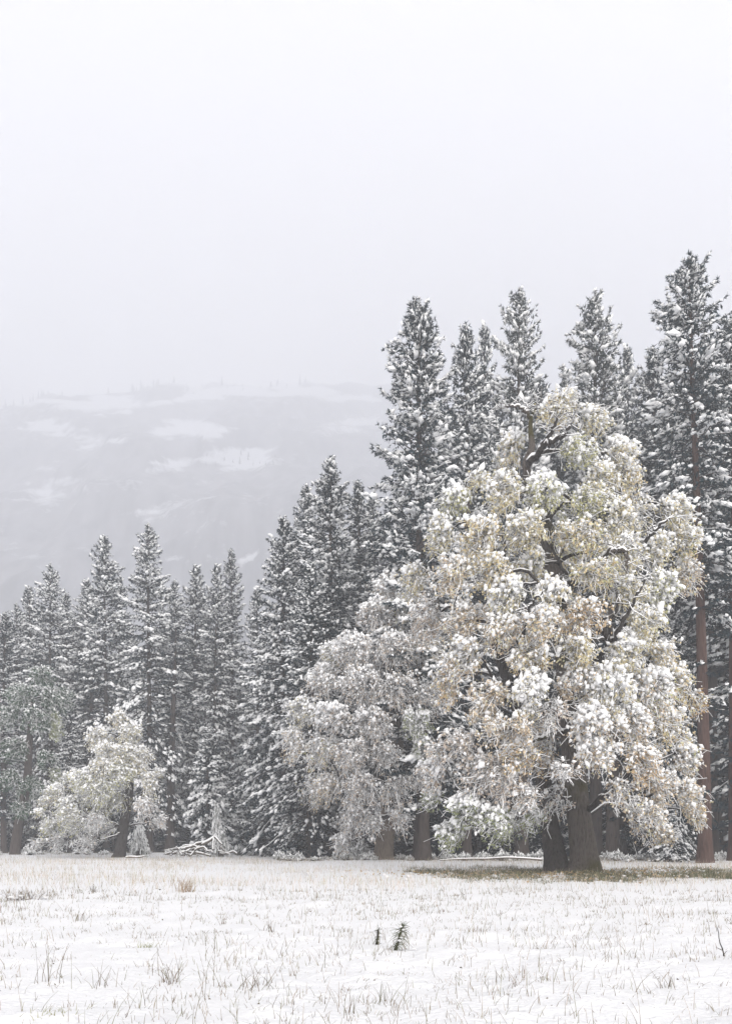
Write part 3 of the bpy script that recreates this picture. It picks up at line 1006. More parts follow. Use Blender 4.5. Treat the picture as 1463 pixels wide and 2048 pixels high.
# --- the big oak
def w_big(py):
    return float(np.interp(py, [780, 830, 900, 1000, 1100, 1200, 1350, 1500, 1650, 1720], [40, 90, 150, 210, 260, 270, 275, 290, 285, 200]))
def ax_big(py):
    return float(np.interp(py, [780, 860, 1000, 1130, 1400, 1745], [1100, 1090, 1085, 1105, 1130, 1145]))
BIG = [
    (1108, 818, 44, 36, .75, 'pale', .9), (1185, 845, 44, 38, .8, 'pale', .8), (1140, 800, 25, 20, .7, 'pale', .8), (1240, 915, 44, 46, .85, 'pale', .8), (1262, 955, 26, 50, .6, 'ochre', .9),
    (1160, 905, 52, 42, .7, 'green', .9), (1205, 960, 50, 44, .65, 'pale', .9), (1018, 905, 40, 46, .8, 'pale', .8), (1005, 985, 46, 48, .6, 'pale', .9), (905, 1005, 50, 42, .85, 'green', .8),
    (955, 960, 24, 24, .7, 'pale', .8), (1088, 985, 52, 42, .9, 'green', .8), (1180, 1005, 60, 40, .55, 'green', .9), (1240, 1040, 36, 56, .6, 'pale', .9), (880, 1070, 38, 46, .75, 'pale', .8),
    (960, 1075, 60, 55, .6, 'ochre', .9), (1050, 1060, 55, 48, .65, 'pale', .9), (1160, 1072, 62, 44, .5, 'ochre', 1), (1355, 1025, 46, 44, .8, 'pale', .8), (1376, 1085, 34, 42, .6, 'ochre', .9),
    (1318, 1100, 44, 46, .75, 'pale', .8), (1374, 1150, 42, 42, .55, 'tan', .9), (1255, 1105, 48, 42, .75, 'pale', .8), (828, 1160, 42, 40, .75, 'pale', .8), (900, 1155, 56, 56, .55, 'tan', .9),
    (985, 1145, 60, 46, .6, 'ochre', .9), (1066, 1135, 34, 40, .9, 'pale', .6), (1185, 1145, 64, 38, .45, 'ochre', 1), (1008, 1195, 54, 46, 1, 'pale', .5), (1100, 1192, 42, 38, .95, 'pale', .6),
    (1320, 1185, 44, 52, .9, 'green', .7), (1265, 1185, 40, 40, .6, 'pale', .8), (848, 1240, 48, 52, .5, 'grey', .8), (915, 1245, 58, 48, .55, 'tan', .9), (1000, 1262, 58, 44, .65, 'tan', .9),
    (1080, 1245, 52, 42, .75, 'tan', .8), (1170, 1235, 58, 48, .45, 'orange', 1), (1290, 1250, 56, 52, .7, 'pale', .8), (925, 1320, 58, 50, .85, 'tan', .7), (1058, 1315, 62, 46, .7, 'ochre', .8),
    (1150, 1300, 56, 42, .6, 'pale', .9), (1250, 1310, 56, 44, .8, 'pale', .7), (1330, 1325, 44, 52, .65, 'ochre', .8), (892, 1375, 36, 52, .55, 'orange', .9), (970, 1400, 62, 54, .45, 'tan', .9),
    (1062, 1390, 48, 56, 1, 'pale', .5), (1150, 1365, 54, 46, .85, 'tan', .7), (1220, 1375, 64, 54, 1, 'pale', .5), (1310, 1380, 58, 56, .95, 'tan', .6), (1392, 1405, 26, 32, .3, 'brown', 1),
    (1360, 1370, 36, 46, .7, 'ochre', .8), (1010, 1465, 80, 44, .35, 'tan', .9), (905, 1500, 74, 46, .4, 'grey', .7), (1180, 1455, 56, 56, 1, 'tan', .5), (1260, 1450, 64, 56, .85, 'tan', .7),
    (1340, 1455, 52, 52, .7, 'ochre', .8), (1040, 1515, 56, 32, .6, 'orange', 1), (960, 1545, 66, 46, .4, 'grey', .7), (862, 1548, 46, 36, .75, 'grey', .5), (1200, 1512, 62, 36, .95, 'tan', .6),
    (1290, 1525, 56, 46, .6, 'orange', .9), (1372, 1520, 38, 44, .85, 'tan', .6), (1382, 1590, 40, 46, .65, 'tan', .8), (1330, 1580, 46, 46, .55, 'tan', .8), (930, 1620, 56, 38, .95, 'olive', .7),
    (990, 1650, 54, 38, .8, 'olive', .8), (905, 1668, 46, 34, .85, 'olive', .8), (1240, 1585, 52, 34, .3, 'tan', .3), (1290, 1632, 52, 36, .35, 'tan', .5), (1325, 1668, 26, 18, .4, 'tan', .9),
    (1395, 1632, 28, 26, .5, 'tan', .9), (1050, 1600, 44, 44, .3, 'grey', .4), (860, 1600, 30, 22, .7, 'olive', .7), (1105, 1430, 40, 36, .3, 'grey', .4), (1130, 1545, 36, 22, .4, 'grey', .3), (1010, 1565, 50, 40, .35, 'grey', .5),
]
oak(100, 'oak_tree', 'huge double-trunked oak in snow with pale yellow and tan leaves', 39.4,
    [[(1166, 1749, 43, 0), (1168, 1735, 34, 0), (1167, 1715, 28.5, 0), (1164, 1685, 25.5, .05), (1157, 1630, 23, .1), (1150, 1560, 22, .2), (1140, 1450, 22, .3), (1128, 1300, 20, .5), (1106, 1150, 20, .2), (1085, 1040, 16, 0), (1052, 945, 8.5, -1.4), (1063, 895, 6, -1.6), (1060, 858, 4.4, -1.4), (1061, 834, 3.4, -1.4)],
     [(1114, 1745, 28, .5), (1109, 1712, 23, .6), (1101, 1660, 18, .8), (1090, 1580, 16, 1.1), (1060, 1480, 15, 1.4), (1020, 1380, 11, 1.6), (980, 1260, 8, 1.6)]],
    BIG, ax_big, w_big, depth=.85, trunk_mats=('oak_bark', 'dark_bark'), dens=1.05, back=.26,
    limbs=[('dark_bark', (1056, 932, 7, -1.6), (1080, 898, 5.5, -2.4), (1104, 862, 3.6, -3.0), (1114, 832, 1.6, -3.1)),
           ('dark_bark', (1082, 895, 5, -2.4), (1104, 884, 4.2, -3.0), (1128, 868, 3.4, -3.4), (1140, 848, 2, -3.5), (1148, 836, 1, -3.5)),
           ('oak_bark', (1059, 836, 3.6, -1.4), (1047, 822, 3, -1.6), (1032, 814, 2.6, -1.8), (1010, 811, 1, -1.9)),
           ('oak_bark', (1061, 836, 3.2, -1.4), (1067, 822, 2.2, -1.3), (1080, 814, 1, -1.2)),
           ('dark_bark', (1118, 1215, 9, -1.0), (1135, 1175, 8, -2.6), (1155, 1148, 6, -3.4), (1185, 1135, 4, -4), (1225, 1128, 1, -4.4)),
           ('oak_bark', (1200, 1120, 5, -3.5), (1222, 1106, 4.6, -5), (1240, 1098, 4, -5.4), (1252, 1112, 3, -5.6), (1250, 1150, 1, -5.7)),
           ('dark_bark', (1040, 1290, 4, -4.5), (1052, 1245, 3.6, -6), (1064, 1205, 2.6, -6.5), (1088, 1180, .8, -6.6)),
           ('dark_bark', (1260, 1100, 4, -3.5), (1300, 1070, 3.4, -4.4), (1318, 1050, 2.6, -4.6), (1345, 1030, .8, -4.6)),
           ('dark_bark', (1130, 1400, 9, -1.0), (1190, 1330, 6, -3.6), (1225, 1280, 4.5, -5.0), (1262, 1215, 3.2, -5.8), (1278, 1180, 2.2, -6), (1298, 1138, .8, -6)),
           ('oak_bark', (1140, 1480, 6, -1.0), (1112, 1466, 5, -2.8), (1080, 1474, 3.6, -3.8), (1050, 1490, 2.4, -4.2), (1020, 1515, .8, -4.4))])

# --- the grey oak behind it
def w_mid(py):
    return float(np.interp(py, [1130, 1200, 1300, 1400, 1500, 1600, 1700], [60, 90, 130, 170, 170, 130, 90]))
def ax_mid(py):
    return float(np.interp(py, [1130, 1300, 1500, 1715], [790, 770, 740, 770]))
MID = [
    (775, 1172, 42, 34, 0.90, 'grey', .6), (752, 1232, 50, 42, 0.85, 'grey', .6), (815, 1215, 46, 44, 0.75, 'tan', .6), (705, 1300, 52, 42, 0.90, 'grey', .6), (662, 1308, 34, 30, 0.95, 'pale', .6), (790, 1300, 54, 46, 0.80, 'grey', .6),
    (850, 1300, 44, 46, 0.75, 'tan', .6), (840, 1190, 44, 40, 0.85, 'tan', .6), (868, 1255, 46, 46, 0.80, 'tan', .6), (875, 1340, 42, 42, 0.70, 'tan', .6), (640, 1362, 44, 38, 0.95, 'grey', .6), (722, 1370, 60, 44, 0.80, 'grey', .6), (800, 1380, 54, 44, 0.65, 'grey', .6), (600, 1425, 42, 38, 0.95, 'pale', .6), (662, 1438, 54, 42, 0.90, 'grey', .5),
    (742, 1448, 54, 42, 0.70, 'grey', .6), (586, 1488, 30, 44, 0.75, 'tan', .7), (636, 1505, 48, 42, 0.75, 'tan', .7), (700, 1510, 48, 42, 0.65, 'grey', .6), (770, 1510, 44, 36, 0.50, 'grey', .5), (655, 1575, 44, 34, 0.65, 'tan', .8),
    (720, 1580, 54, 42, 0.50, 'grey', .5), (790, 1585, 44, 36, 0.45, 'grey', .5), (832, 1448, 44, 36, 0.95, 'olive', .8), (850, 1500, 36, 26, 0.95, 'olive', .8), (838, 1560, 40, 32, 0.50, 'grey', .5), (705, 1640, 36, 40, 0.60, 'grey', .4), (860, 1400, 40, 40, 0.55, 'grey', .5), (745, 1650, 26, 34, 0.60, 'grey', .3), (682, 1690, 26, 22, 0.85, 'grey', .4), (800, 1640, 30, 32, 0.55, 'grey', .4),
]
oak(200, 'oak_tree', 'greyish twiggy oak with a tan trunk left behind the huge oak', 64,
    [[(766, 1722, 22, 0), (770, 1680, 18, 0), (782, 1610, 16, 0), (795, 1540, 15, .2), (790, 1450, 13, .3), (780, 1340, 10, .3), (780, 1230, 7, 0)]],
    MID, ax_mid, w_mid, depth=.85, trunk_mats=('tan_bark',), dens=.66, cs=1.1, back=.3, twigd=1.0, lk=.96)

# --- the leaning oak on the left
def w_left(py):
    return float(np.interp(py, [1415, 1480, 1550, 1620, 1700], [35, 85, 110, 120, 110]))
def ax_left(py):
    return float(np.interp(py, [1415, 1500, 1600, 1715], [238, 235, 240, 240]))
LEFT = [
    (95, 1655, 30, 24, .6, 'green', .5), (72, 1692, 20, 12, .4, 'grey', .2), (135, 1632, 36, 24, .65, 'green', .7), (255, 1510, 36, 30, .8, 'pale', .7),
    (236, 1440, 26, 26, .8, 'pale', .7), (192, 1474, 32, 26, .8, 'pale', .7), (262, 1472, 34, 28, .75, 'pale', .7), (216, 1508, 44, 30, .8, 'pale', .7), (284, 1520, 30, 36, .8, 'pale', .7), (240, 1548, 44, 30, .8, 'green', .8),
    (165, 1562, 36, 26, .75, 'green', .8), (108, 1586, 30, 20, .85, 'green', .8), (132, 1614, 34, 24, .75, 'green', .8), (302, 1572, 22, 36, .65, 'pale', .6), (290, 1618, 32, 28, .55, 'grey', .5), (198, 1586, 44, 30, .7, 'green', .8),
    (92, 1604, 22, 13, .8, 'green', .8), (150, 1652, 44, 24, .35, 'green', .35), (112, 1684, 36, 20, .3, 'grey', .15), (190, 1645, 30, 26, .25, 'grey', .15), (322, 1640, 18, 13, .6, 'grey', .5), (78, 1626, 12, 9, .85, 'green', .8), (170, 1688, 34, 18, .2, 'grey', .1), (205, 1540, 36, 26, .8, 'pale', .7), (318, 1545, 12, 12, .7, 'pale', .5),
]
oak(300, 'oak_tree', 'smaller leaning oak alone on the left with drooping snowy boughs and a dark trunk', 73,
    [[(238, 1718, 15, 0), (241, 1704, 11.5, 0), (250, 1640, 9.5, 0), (258, 1590, 8.5, 0), (260, 1540, 7, .2), (250, 1490, 6, .2), (240, 1450, 4, 0)]],
    LEFT, ax_left, w_left, depth=.8, trunk_mats=('dark_bark',), dens=.7, cs=1.0, back=.25, twigd=1.1, lk=.92)

# --- the green-leaved tree at the left edge
GREEN = [(84, 1350, 34, 24, 0.39, 'dark', .9), (44, 1390, 42, 30, 0.39, 'dark', .9), (102, 1402, 28, 28, 0.36, 'dark', .9), (16, 1430, 30, 30, 0.36, 'dark', .9), (70, 1440, 38, 32, 0.30, 'dark', 1), (112, 1450, 18, 34, 0.39, 'olive', .9), (30, 1500, 38, 28, 0.28, 'dark', 1), (94, 1520, 30, 24, 0.33, 'dark', 1),
         (18, 1560, 36, 24, 0.22, 'dark', 1), (62, 1575, 36, 28, 0.14, 'dark', 1), (40, 1620, 30, 22, 0.14, 'dark', 1), (110, 1550, 16, 22, 0.33, 'olive', .9), (-20, 1480, 30, 40, 0.33, 'dark', .9)]
oak(400, 'oak_tree', 'green-leaved tree with a dim trunk at the far left edge under light snow', 86,
    [[(30, 1712, 11, 0), (38, 1650, 9, 0), (54, 1570, 8, 0), (60, 1480, 6, 0), (66, 1400, 4, 0)]],
    GREEN, lambda py: 58., lambda py: 75., depth=.8, trunk_mats=('pine_bark',), dens=1.0, cs=1.15, back=.4, leafn=5, twigd=.6)


# ------------------------------------------------------------------ understory along the forest edge
G7 = 'dark snow-dusted firs filling the forest edge'
rg = random.Random(5)
EDGE = [(px, rg.uniform(0, 1)) for px in range(-30, 545, 24)] + [(px, rg.uniform(0, 1)) for px in range(545, 1500, 26)]
for i, (px, r1) in enumerate(EDGE):
    if px < 500:
        Y = 104 + 16 * r1
        top = rg.uniform(1530, 1650)
    else:
        Y = (82 if px < 800 else 74) + 16 * r1
        top = rg.uniform(1500, 1650)
    plant('under', px + rg.uniform(-9, 9), top, Y, rg.uniform(24, 44), 'dark low fir in the shade of the forest edge', G7, rz=i * 2.1)
G8 = 'bare dark trunks under the right forest canopy'
for i, (px, top, Y, hw, lb) in enumerate([
        (1042, 1000, 70, 60, 'dark pine trunk just left of the double oak trunk'), (1224, 980, 66, 60, 'thick dark trunk just right of the oak base'),
        (1258, 1010, 84, 50, 'thin dark trunk second right of the oak base'), (1294, 1020, 78, 50, 'dark trunk midway between oak base and reddish trunk'),
        (1338, 1000, 74, 50, 'dark trunk just left of the reddish pine trunk'), (1422, 900, 68, 60, 'black trunk just right of the reddish pine trunk'),
        (1450, 920, 76, 60, 'black trunk cut by the right edge'), (838, 1180, 70, 55, 'dark trunk right of the tan oak trunk'), (818, 1160, 84, 55, 'dim trunk close right of the tan oak trunk'),
        (660, 1180, 72, 50, 'reddish dim trunk left of the tan oak trunk'), (348, 1250, 99, 50, 'tall reddish leaning trunk right of the leaning oak'), (178, 1300, 104, 44, 'dim trunk behind the left side of the leaning oak'),
        (75, 1320, 108, 44, 'dim trunk right of the green-leaved tree')]):
    plant('pole', px, top, Y, hw, lb, G8, lean=.5 if px == 348 else 0, rz=i * 1.1)

# ------------------------------------------------------------------ frosted shrubs at the forest edge
def shrub(seed, name, hw, hh, nst, snow_r, leafy):
    rng = np.random.default_rng(seed)
    az = rng.uniform(0, 6.28, nst)
    rr = np.sqrt(rng.random(nst)) * hw
    end = np.stack([np.cos(az) * rr, np.sin(az) * rr, hh * (1 - .55 * (rr / hw) ** 2) * rng.uniform(.6, 1.05, nst)], -1)
    p0 = np.stack([np.cos(az) * rr * .25, np.sin(az) * rr * .25, np.full(nst, -.1)], -1)
    mid = np.stack([np.cos(az) * rr * .6, np.sin(az) * rr * .6, end[:, 2] * 1.25], -1)
    end[:, 2] -= rng.uniform(0, .45, nst) * hh
    end[:, 2] = np.maximum(end[:, 2], .03)
    S = 8
    s = np.linspace(0, 1, S)
    P = bez(p0[:, None], mid[:, None], end[:, None], np.broadcast_to(s, (nst, S)))
    P = P + np.cumsum(rng.normal(0, .03 * hw, (nst, S, 3)), 1) * s[None, :, None]
    a_, b_, c_ = Geo(), Geo(), Geo()
    V, F_ = tubes(P, np.ones((nst, 1)) * (.013 * (1 - .6 * s))[None], 3)
    a_.add(V, F_)
    P = P[:, 2:].copy()
    P[..., 2] += .015
    V, F_ = tubes(P, np.ones((nst, 1)) * (snow_r * (1 - .3 * s[2:]))[None], 3)
    b_.add(V, F_)
    nc = int(nst * leafy)
    ti = rng.integers(0, nst, nc)
    ts = rng.uniform(.35, 1, nc)
    pc = bez(p0[ti], mid[ti], end[ti], ts) + rng.normal(0, .06 * hw, (nc, 3))
    dn = nrm(end[ti] - mid[ti] + np.array([0, 0, -.3]))
    f1, f2 = frames(dn)
    sz_ = rng.lognormal(0, .3, nc)
    A = np.stack([dn * (.11 * sz_)[:, None], f1 * (.055 * sz_)[:, None], f2 * (.05 * sz_)[:, None]], 1)
    V, F_ = place(rng, DROP, pc, A, .25)
    b_.add(V, F_)
    dl = nrm(dn[:, None] + rng.normal(0, .5, (nc, 3, 3)) + np.array([0, 0, -.4]))
    wl = nrm(np.cross(dl, rng.normal(size=dl.shape))) * .03
    q0 = pc[:, None] + rng.normal(0, .03, (nc, 3, 3))
    c_.add(np.stack([q0 - wl, q0 + wl, q0 + dl * .2], 2).reshape(-1, 3), np.arange(nc * 9).reshape(-1, 3), np.array((.07, .085, .06)))
    return dict(name=name, stems=a_.mesh('stems', M['twig']), snow=b_.mesh('snow_load', M['snow']), foliage=c_.mesh('foliage', M['leaf'], False, True), hw=hw, hh=hh)

SHR = [shrub(21, 'shrub', 1.3, 1.5, 150, .020, 3), shrub(22, 'shrub', 1.1, 2.2, 130, .020, 4), shrub(23, 'shrub', .9, .8, 110, .016, 1)]

def put_shrub(kind, px, base_px, top_px, hw, label, group=None, rz=0.0):
    p_ = SHR[kind]
    Y = EYE * FPX / (base_px - HY)
    x = (px - CX) / FPX * Y
    z0 = gz(x, Y)
    o = empty(p_['name'], (x, Y, z0), label, 'shrub', group)
    o.rotation_euler = (0, 0, rz)
    k = hw / FPX * Y / p_['hw']
    o.scale = (k, k, (base_px - top_px) / FPX * Y / p_['hh'])
    for part in ('stems', 'foliage', 'snow'):
        c = bpy.data.objects.new('snow_load' if part == 'snow' else part, p_[part])
        COL.objects.link(c)
        c.parent = o
        c['kind'] = 'stuff'

put_shrub(1, 692, 1718, 1650, 28, 'snow-bowed bush left of the tan oak trunk')
put_shrub(1, 722, 1719, 1672, 24, 'lower snowy bush against the tan oak trunk', rz=2)
put_shrub(0, 440, 1713, 1655, 22, 'rounded frosted bush behind the fallen branches')
put_shrub(1, 434, 1711, 1600, 12, 'thin tall frosted sapling rising behind the fallen branches', rz=1)
put_shrub(0, 278, 1713, 1640, 20, 'drooping frosted bush right of the leaning oak trunk', rz=3)
G9 = 'low frosted shrubs along the dark forest edge'
for i, px in enumerate(list(range(552, 1100, 24)) + list(range(1208, 1490, 20))):
    put_shrub(2, px + rg.uniform(-8, 8), rg.uniform(1719, 1722.5), rg.uniform(1700, 1712), rg.uniform(12, 24), 'low frosted brush in the line where meadow meets dark forest', G9, rz=i * 1.9)
for i, px in enumerate(range(0, 552, 30)):
    put_shrub(2, px + rg.uniform(-8, 8), rg.uniform(1709, 1711), rg.uniform(1690, 1702), rg.uniform(10, 18), 'low frosted brush under the far left stand of firs', 'low frosted shrubs under the far left firs', rz=i * 1.9)

# ------------------------------------------------------------------ trees along the mountain ridge
def ridge_proto(seed, h, r):
    rng = np.random.default_rng(seed)
    g_ = Geo()
    n = 9
    for i in range(n):
        z0_ = h * (.10 + .86 * i / n)
        rad = r * (1 - i / n) ** .8 + .3
        kk = 7
        th = np.arange(kk * 2) * 3.1416 / kk + rng.uniform(0, 1)
        rr_ = np.where(np.arange(kk * 2) % 2, rad * .45, rad) * rng.uniform(.6, 1.25, kk * 2)
        ring = np.stack([np.cos(th) * rr_, np.sin(th) * rr_, z0_ - .10 * rr_ + rng.normal(0, .2, kk * 2)], -1)
        V = np.vstack([ring, [(0, 0, z0_ + h * .16)]])
        g_.add(V, np.array([(j, (j + 1) % (2 * kk), 2 * kk) for j in range(2 * kk)]), np.array((.06, .075, .07)))
    V, F_ = tubes(np.array([[(0, 0, -2.), (0, 0, h * .5), (0, 0, h)]]), np.array([[.5, .35, .08]]), 5)
    g_.add(V, F_, np.array((.05, .04, .04)))
    return g_.mesh('ridge_conifer', M['needle'], False, True)

RP = [ridge_proto(31, 22, 4.2), ridge_proto(32, 26, 3.4), ridge_proto(33, 18, 4.5)]
rgn = np.random.default_rng(77)
top_row = 159
cols = np.where((MPX[top_row] > -20) & (MPX[top_row] < 740))[0]
for i in range(120):
    band = rgn.random()
    if band < .72:
        r_ = int(rgn.integers(154, 165))
        wgt = [(340, 90), (430, 70), (560, 60), (90, 80), (250, 120), (40, 40)][int(rgn.integers(0, 6))]
        c_ = int(np.argmin(np.abs(MPX[top_row] - (wgt[0] + rgn.normal(0, wgt[1] * .6)))))
        lb, gp = 'faint fog-veiled conifer on the mountain rim', 'conifers along the foggy mountain rim'
    elif band < .9:
        py_ = 925 + rgn.normal(0, 7)
        px_ = rgn.uniform(400, 560)
        r_, c_ = np.unravel_index(np.argmin((MPX - px_) ** 2 + (MPY - py_) ** 2), MPX.shape)
        lb, gp = 'faint conifer on the snowy ledge halfway down the mountain', 'conifers on the snowy mountain ledge'
    else:
        py_ = rgn.uniform(800, 900)
        px_ = rgn.uniform(0, 60)
        r_, c_ = np.unravel_index(np.argmin((MPX - px_) ** 2 + (MPY - py_) ** 2), MPX.shape)
        lb, gp = 'faint conifer on the steep left slope of the mountain', 'conifers on the left mountain slope'
    o = bpy.data.objects.new('mountain_conifer', RP[int(rgn.integers(0, 3))])
    COL.objects.link(o)
    o.location = (MX[r_, c_], MD[r_, c_], MZ[r_, c_] - 1)
    sc_ = rgn.uniform(.3, .9) * (.6 if band >= .72 else 1)
    o.scale = (sc_, sc_, sc_ * rgn.uniform(.9, 1.4))
    o.rotation_euler = (0, 0, rgn.uniform(0, 6))
    o['label'], o['category'], o['group'] = lb, 'tree', gp

# ------------------------------------------------------------------ dry grass stems over the meadow (uncountable)
rng = np.random.default_rng(9)
def meadow_pts(n, y0, y1, pw=1.0):
    y = (y0 ** pw + (y1 ** pw - y0 ** pw) * rng.random(n)) ** (1 / pw)
    x = rng.uniform(-.62, .62, n) * y
    return x, y

def stems(g_, x, y, h, wd, col, lean=.22, bend=.25, segs=3):
    n = len(x)
    z = ground_z(x, y)
    az = rng.uniform(0, 6.28, n)
    ln_ = np.abs(rng.normal(0, lean, n))
    d = np.stack([np.cos(az) * ln_, np.sin(az) * ln_, np.ones(n)], -1)
    d = nrm(d)
    side = np.stack([-np.sin(az), np.cos(az), np.zeros(n)], -1)
    ya = rng.uniform(-.6, .6, n)
    wv = np.stack([np.cos(ya), np.sin(ya), np.zeros(n)], -1)
    b0 = np.stack([x, y, z - .02], -1)
    out, ks = [], np.linspace(0, 1, segs + 1)
    bd = rng.normal(0, bend, n)
    for k_ in ks:
        c = b0 + d * (h * k_)[:, None] + (np.stack([np.cos(az), np.sin(az), -.5 * np.ones(n)], -1) * (np.abs(bd) * h * k_ ** 2)[:, None])
        ww = (wd * (1 - .65 * k_))[:, None] * wv
        out += [c - ww, c + ww]
    V = np.stack(out, 1)
    m_ = 2 * (segs + 1)
    fs = []
    for j in range(segs):
        fs += [(2 * j, 2 * j + 1, 2 * j + 3), (2 * j, 2 * j + 3, 2 * j + 2)]
    F_ = (np.array(fs)[None] + (np.arange(n) * m_)[:, None, None]).reshape(-1, 3)
    g_.add(V.reshape(-1, 3), F_, np.repeat(col, m_, 0))

def stem_col(n, warm=.5):
    base_ = np.array([(.27, .23, .19), (.18, .155, .12), (.32, .265, .22), (.21, .205, .13)])
    c = base_[rng.integers(0, 4, n)]
    return np.clip(c * rng.uniform(.6, 1.2, (n, 1)), .02, 1)

gg = Geo()
# near and middle field: clumped single stems
x, y = meadow_pts(11000, 6.0, 26, 1.4)
dn_ = fbm(x * .55, y * .55, 301, 3)
k_ = rng.random(len(x)) < np.clip((dn_ - .44) * 5, .07, 1)
x, y = x[k_], y[k_]
h = rng.lognormal(-2.2, .55, len(x)).clip(.03, .42)
stems(gg, x, y, h, .0016 + .00022 * y, stem_col(len(x)), .28, .22)
# little tufts
ncl = 700
cx_, cy2 = meadow_pts(ncl, 6.2, 26, 1.3)
ti = rng.integers(0, ncl, 3600)
x = cx_[ti] + rng.normal(0, .05, len(ti))
y = cy2[ti] + rng.normal(0, .05, len(ti))
stems(gg, x, y, rng.uniform(.03, .13, len(x)), .0022 + .0002 * y, stem_col(len(x)) * .9, .5, .4, 2)
x, y = meadow_pts(9000, 6.0, 24, 1.5)
k_ = rng.random(len(x)) < np.clip((fbm(x * 1.1, y * 1.1, 331, 3) - .38) * 4, .05, 1)
x, y = x[k_], y[k_]
stems(gg, x, y, rng.uniform(.015, .08, len(x)), .0014 + .0002 * y, stem_col(len(x)) * 1.25, .6, .5, 2)
# far field: dense fine tan stems
x, y = meadow_pts(22000, 24, 66, 1.1)
dn_ = fbm(x * .16, y * .3, 311, 4)
k_ = rng.random(len(x)) < np.clip((dn_ - .34) * 4, .15, 1)
x, y = x[k_], y[k_]
stems(gg, x, y, rng.uniform(.12, .42, len(x)), .0035 + .00006 * y, np.clip(stem_col(len(x)) * np.array([1.65, 1.62, 1.62]), 0, 1), .2, .2, 2)
x, y = meadow_pts(9000, 60, 106, 1.0)
k_ = x < -8
stems(gg, x[k_], y[k_], rng.uniform(.15, .45, k_.sum()), .006 + 0 * x[k_], stem_col(k_.sum()) * 1.3, .2, .2, 2)
go = gg.build('dry_grass', M['grass'], None, False, True, 'stuff')
go['label'] = 'thin dry grass stems poking up through the snow of the meadow'

# green thawed grass under the big oak
gg = Geo()
n = 56000
x = rng.uniform(OAKX - 12, OAKX + 11.5, n)
y = rng.uniform(28, 48, n)
b1 = ((x - (OAKX - 4.0)) / 4.2) ** 2 + ((y - 39) / 7.5) ** 2
b2 = ((x - (OAKX + 4.2)) / 3.8) ** 2 + ((y - 36) / 6.0) ** 2
b3 = ((x - OAKX) / 3.2) ** 2 + ((y - 37) / 5.0) ** 2
bb = np.minimum.reduce([b1, b2, b3]) + (fbm(x * .7, y * .45, 321, 4) - .5) * 2.6
k_ = rng.random(n) < np.clip((1.15 - bb) * .8, 0, 1)
x, y = x[k_], y[k_]
n = len(x)
gc = np.array([(.10, .108, .06), (.065, .078, .04), (.15, .14, .095), (.085, .095, .052)])[rng.integers(0, 4, n)] * rng.uniform(.6, 1.25, (n, 1))
stems(gg, x, y, rng.uniform(.08, .30, n), .010 + 0 * x, gc, .55, .45, 2)
go = gg.build('green_grass', M['grass'], None, False, True, 'stuff')
go['label'] = 'matted green grass left bare of snow under the big oak'

# dark flecks of leaf litter and stem bases in the snow
gg = Geo()
x, y = meadow_pts(420, 6.2, 40, 1.6)
z = ground_z(x, y)
n = len(x)
A = np.stack([nrm(rng.normal(size=(n, 3))) * .012, nrm(rng.normal(size=(n, 3))) * .008, nrm(rng.normal(size=(n, 3))) * .010], 1) * np.minimum(rng.lognormal(0, .4, (n, 1, 1)), 1.8) * (1 + y / 40)[:, None, None]
V, F_ = place(rng, DROP, np.stack([x, y, z + .002], -1), A * .8, .3)
gg.add(V, F_, np.repeat(np.array([(.09, .075, .045)]) * rng.uniform(.5, 1.6, (n, 1)), 8, 0))
go = gg.build('leaf_litter', M['grass'], None, False, True, 'stuff')
go['label'] = 'small dark flecks of dead leaves scattered on the snow'

# fallen oak leaves and dropped snow clumps round the trunk
gg = Geo()
n = 1500
x = OAKX + rng.normal(-.3, 4.2, n)
y = 37.5 + rng.normal(0, 2.6, n)
z = ground_z(x, y) + rng.uniform(.02, .14, n)
d1 = nrm(rng.normal(size=(n, 3)) * np.array([1, 1, .5]))
d2 = nrm(np.cross(d1, rng.normal(size=(n, 3))))
c0 = np.stack([x, y, z], -1)
q = np.stack([c0 - d1 * .06, c0 + d2 * .035, c0 + d1 * .06, c0 - d2 * .035], 1)
ix = np.arange(n * 4).reshape(-1, 4)
lc = np.array([(.42, .30, .17), (.30, .20, .11), (.50, .42, .26)])[rng.integers(0, 3, n)]
gg.add(q.reshape(-1, 3), np.concatenate([ix[:, [0, 1, 2]], ix[:, [0, 2, 3]]]), np.repeat(lc, 4, 0))
go = gg.build('fallen_leaves', M['leaf'], None, False, True, 'stuff')
go['label'] = 'tan fallen leaves scattered round the foot of the big oak'
gg = Geo()
n = 300
x = OAKX + rng.normal(0, 5.5, n)
y = 37.5 + rng.normal(0, 4.0, n)
A = np.tile(np.diag([.07, .06, .045])[None], (n, 1, 1)) * np.minimum(rng.lognormal(0, .45, (n, 1, 1)), 1.5)
V, F_ = place(rng, ICO0, np.stack([x, y, ground_z(x, y) + .04], -1), A, .22)
gg.add(V, F_)
go = gg.build('snow', M['ground_snow'], None, True, False, 'stuff')
go['label'] = 'small clumps of snow dropped from the boughs of the big oak'

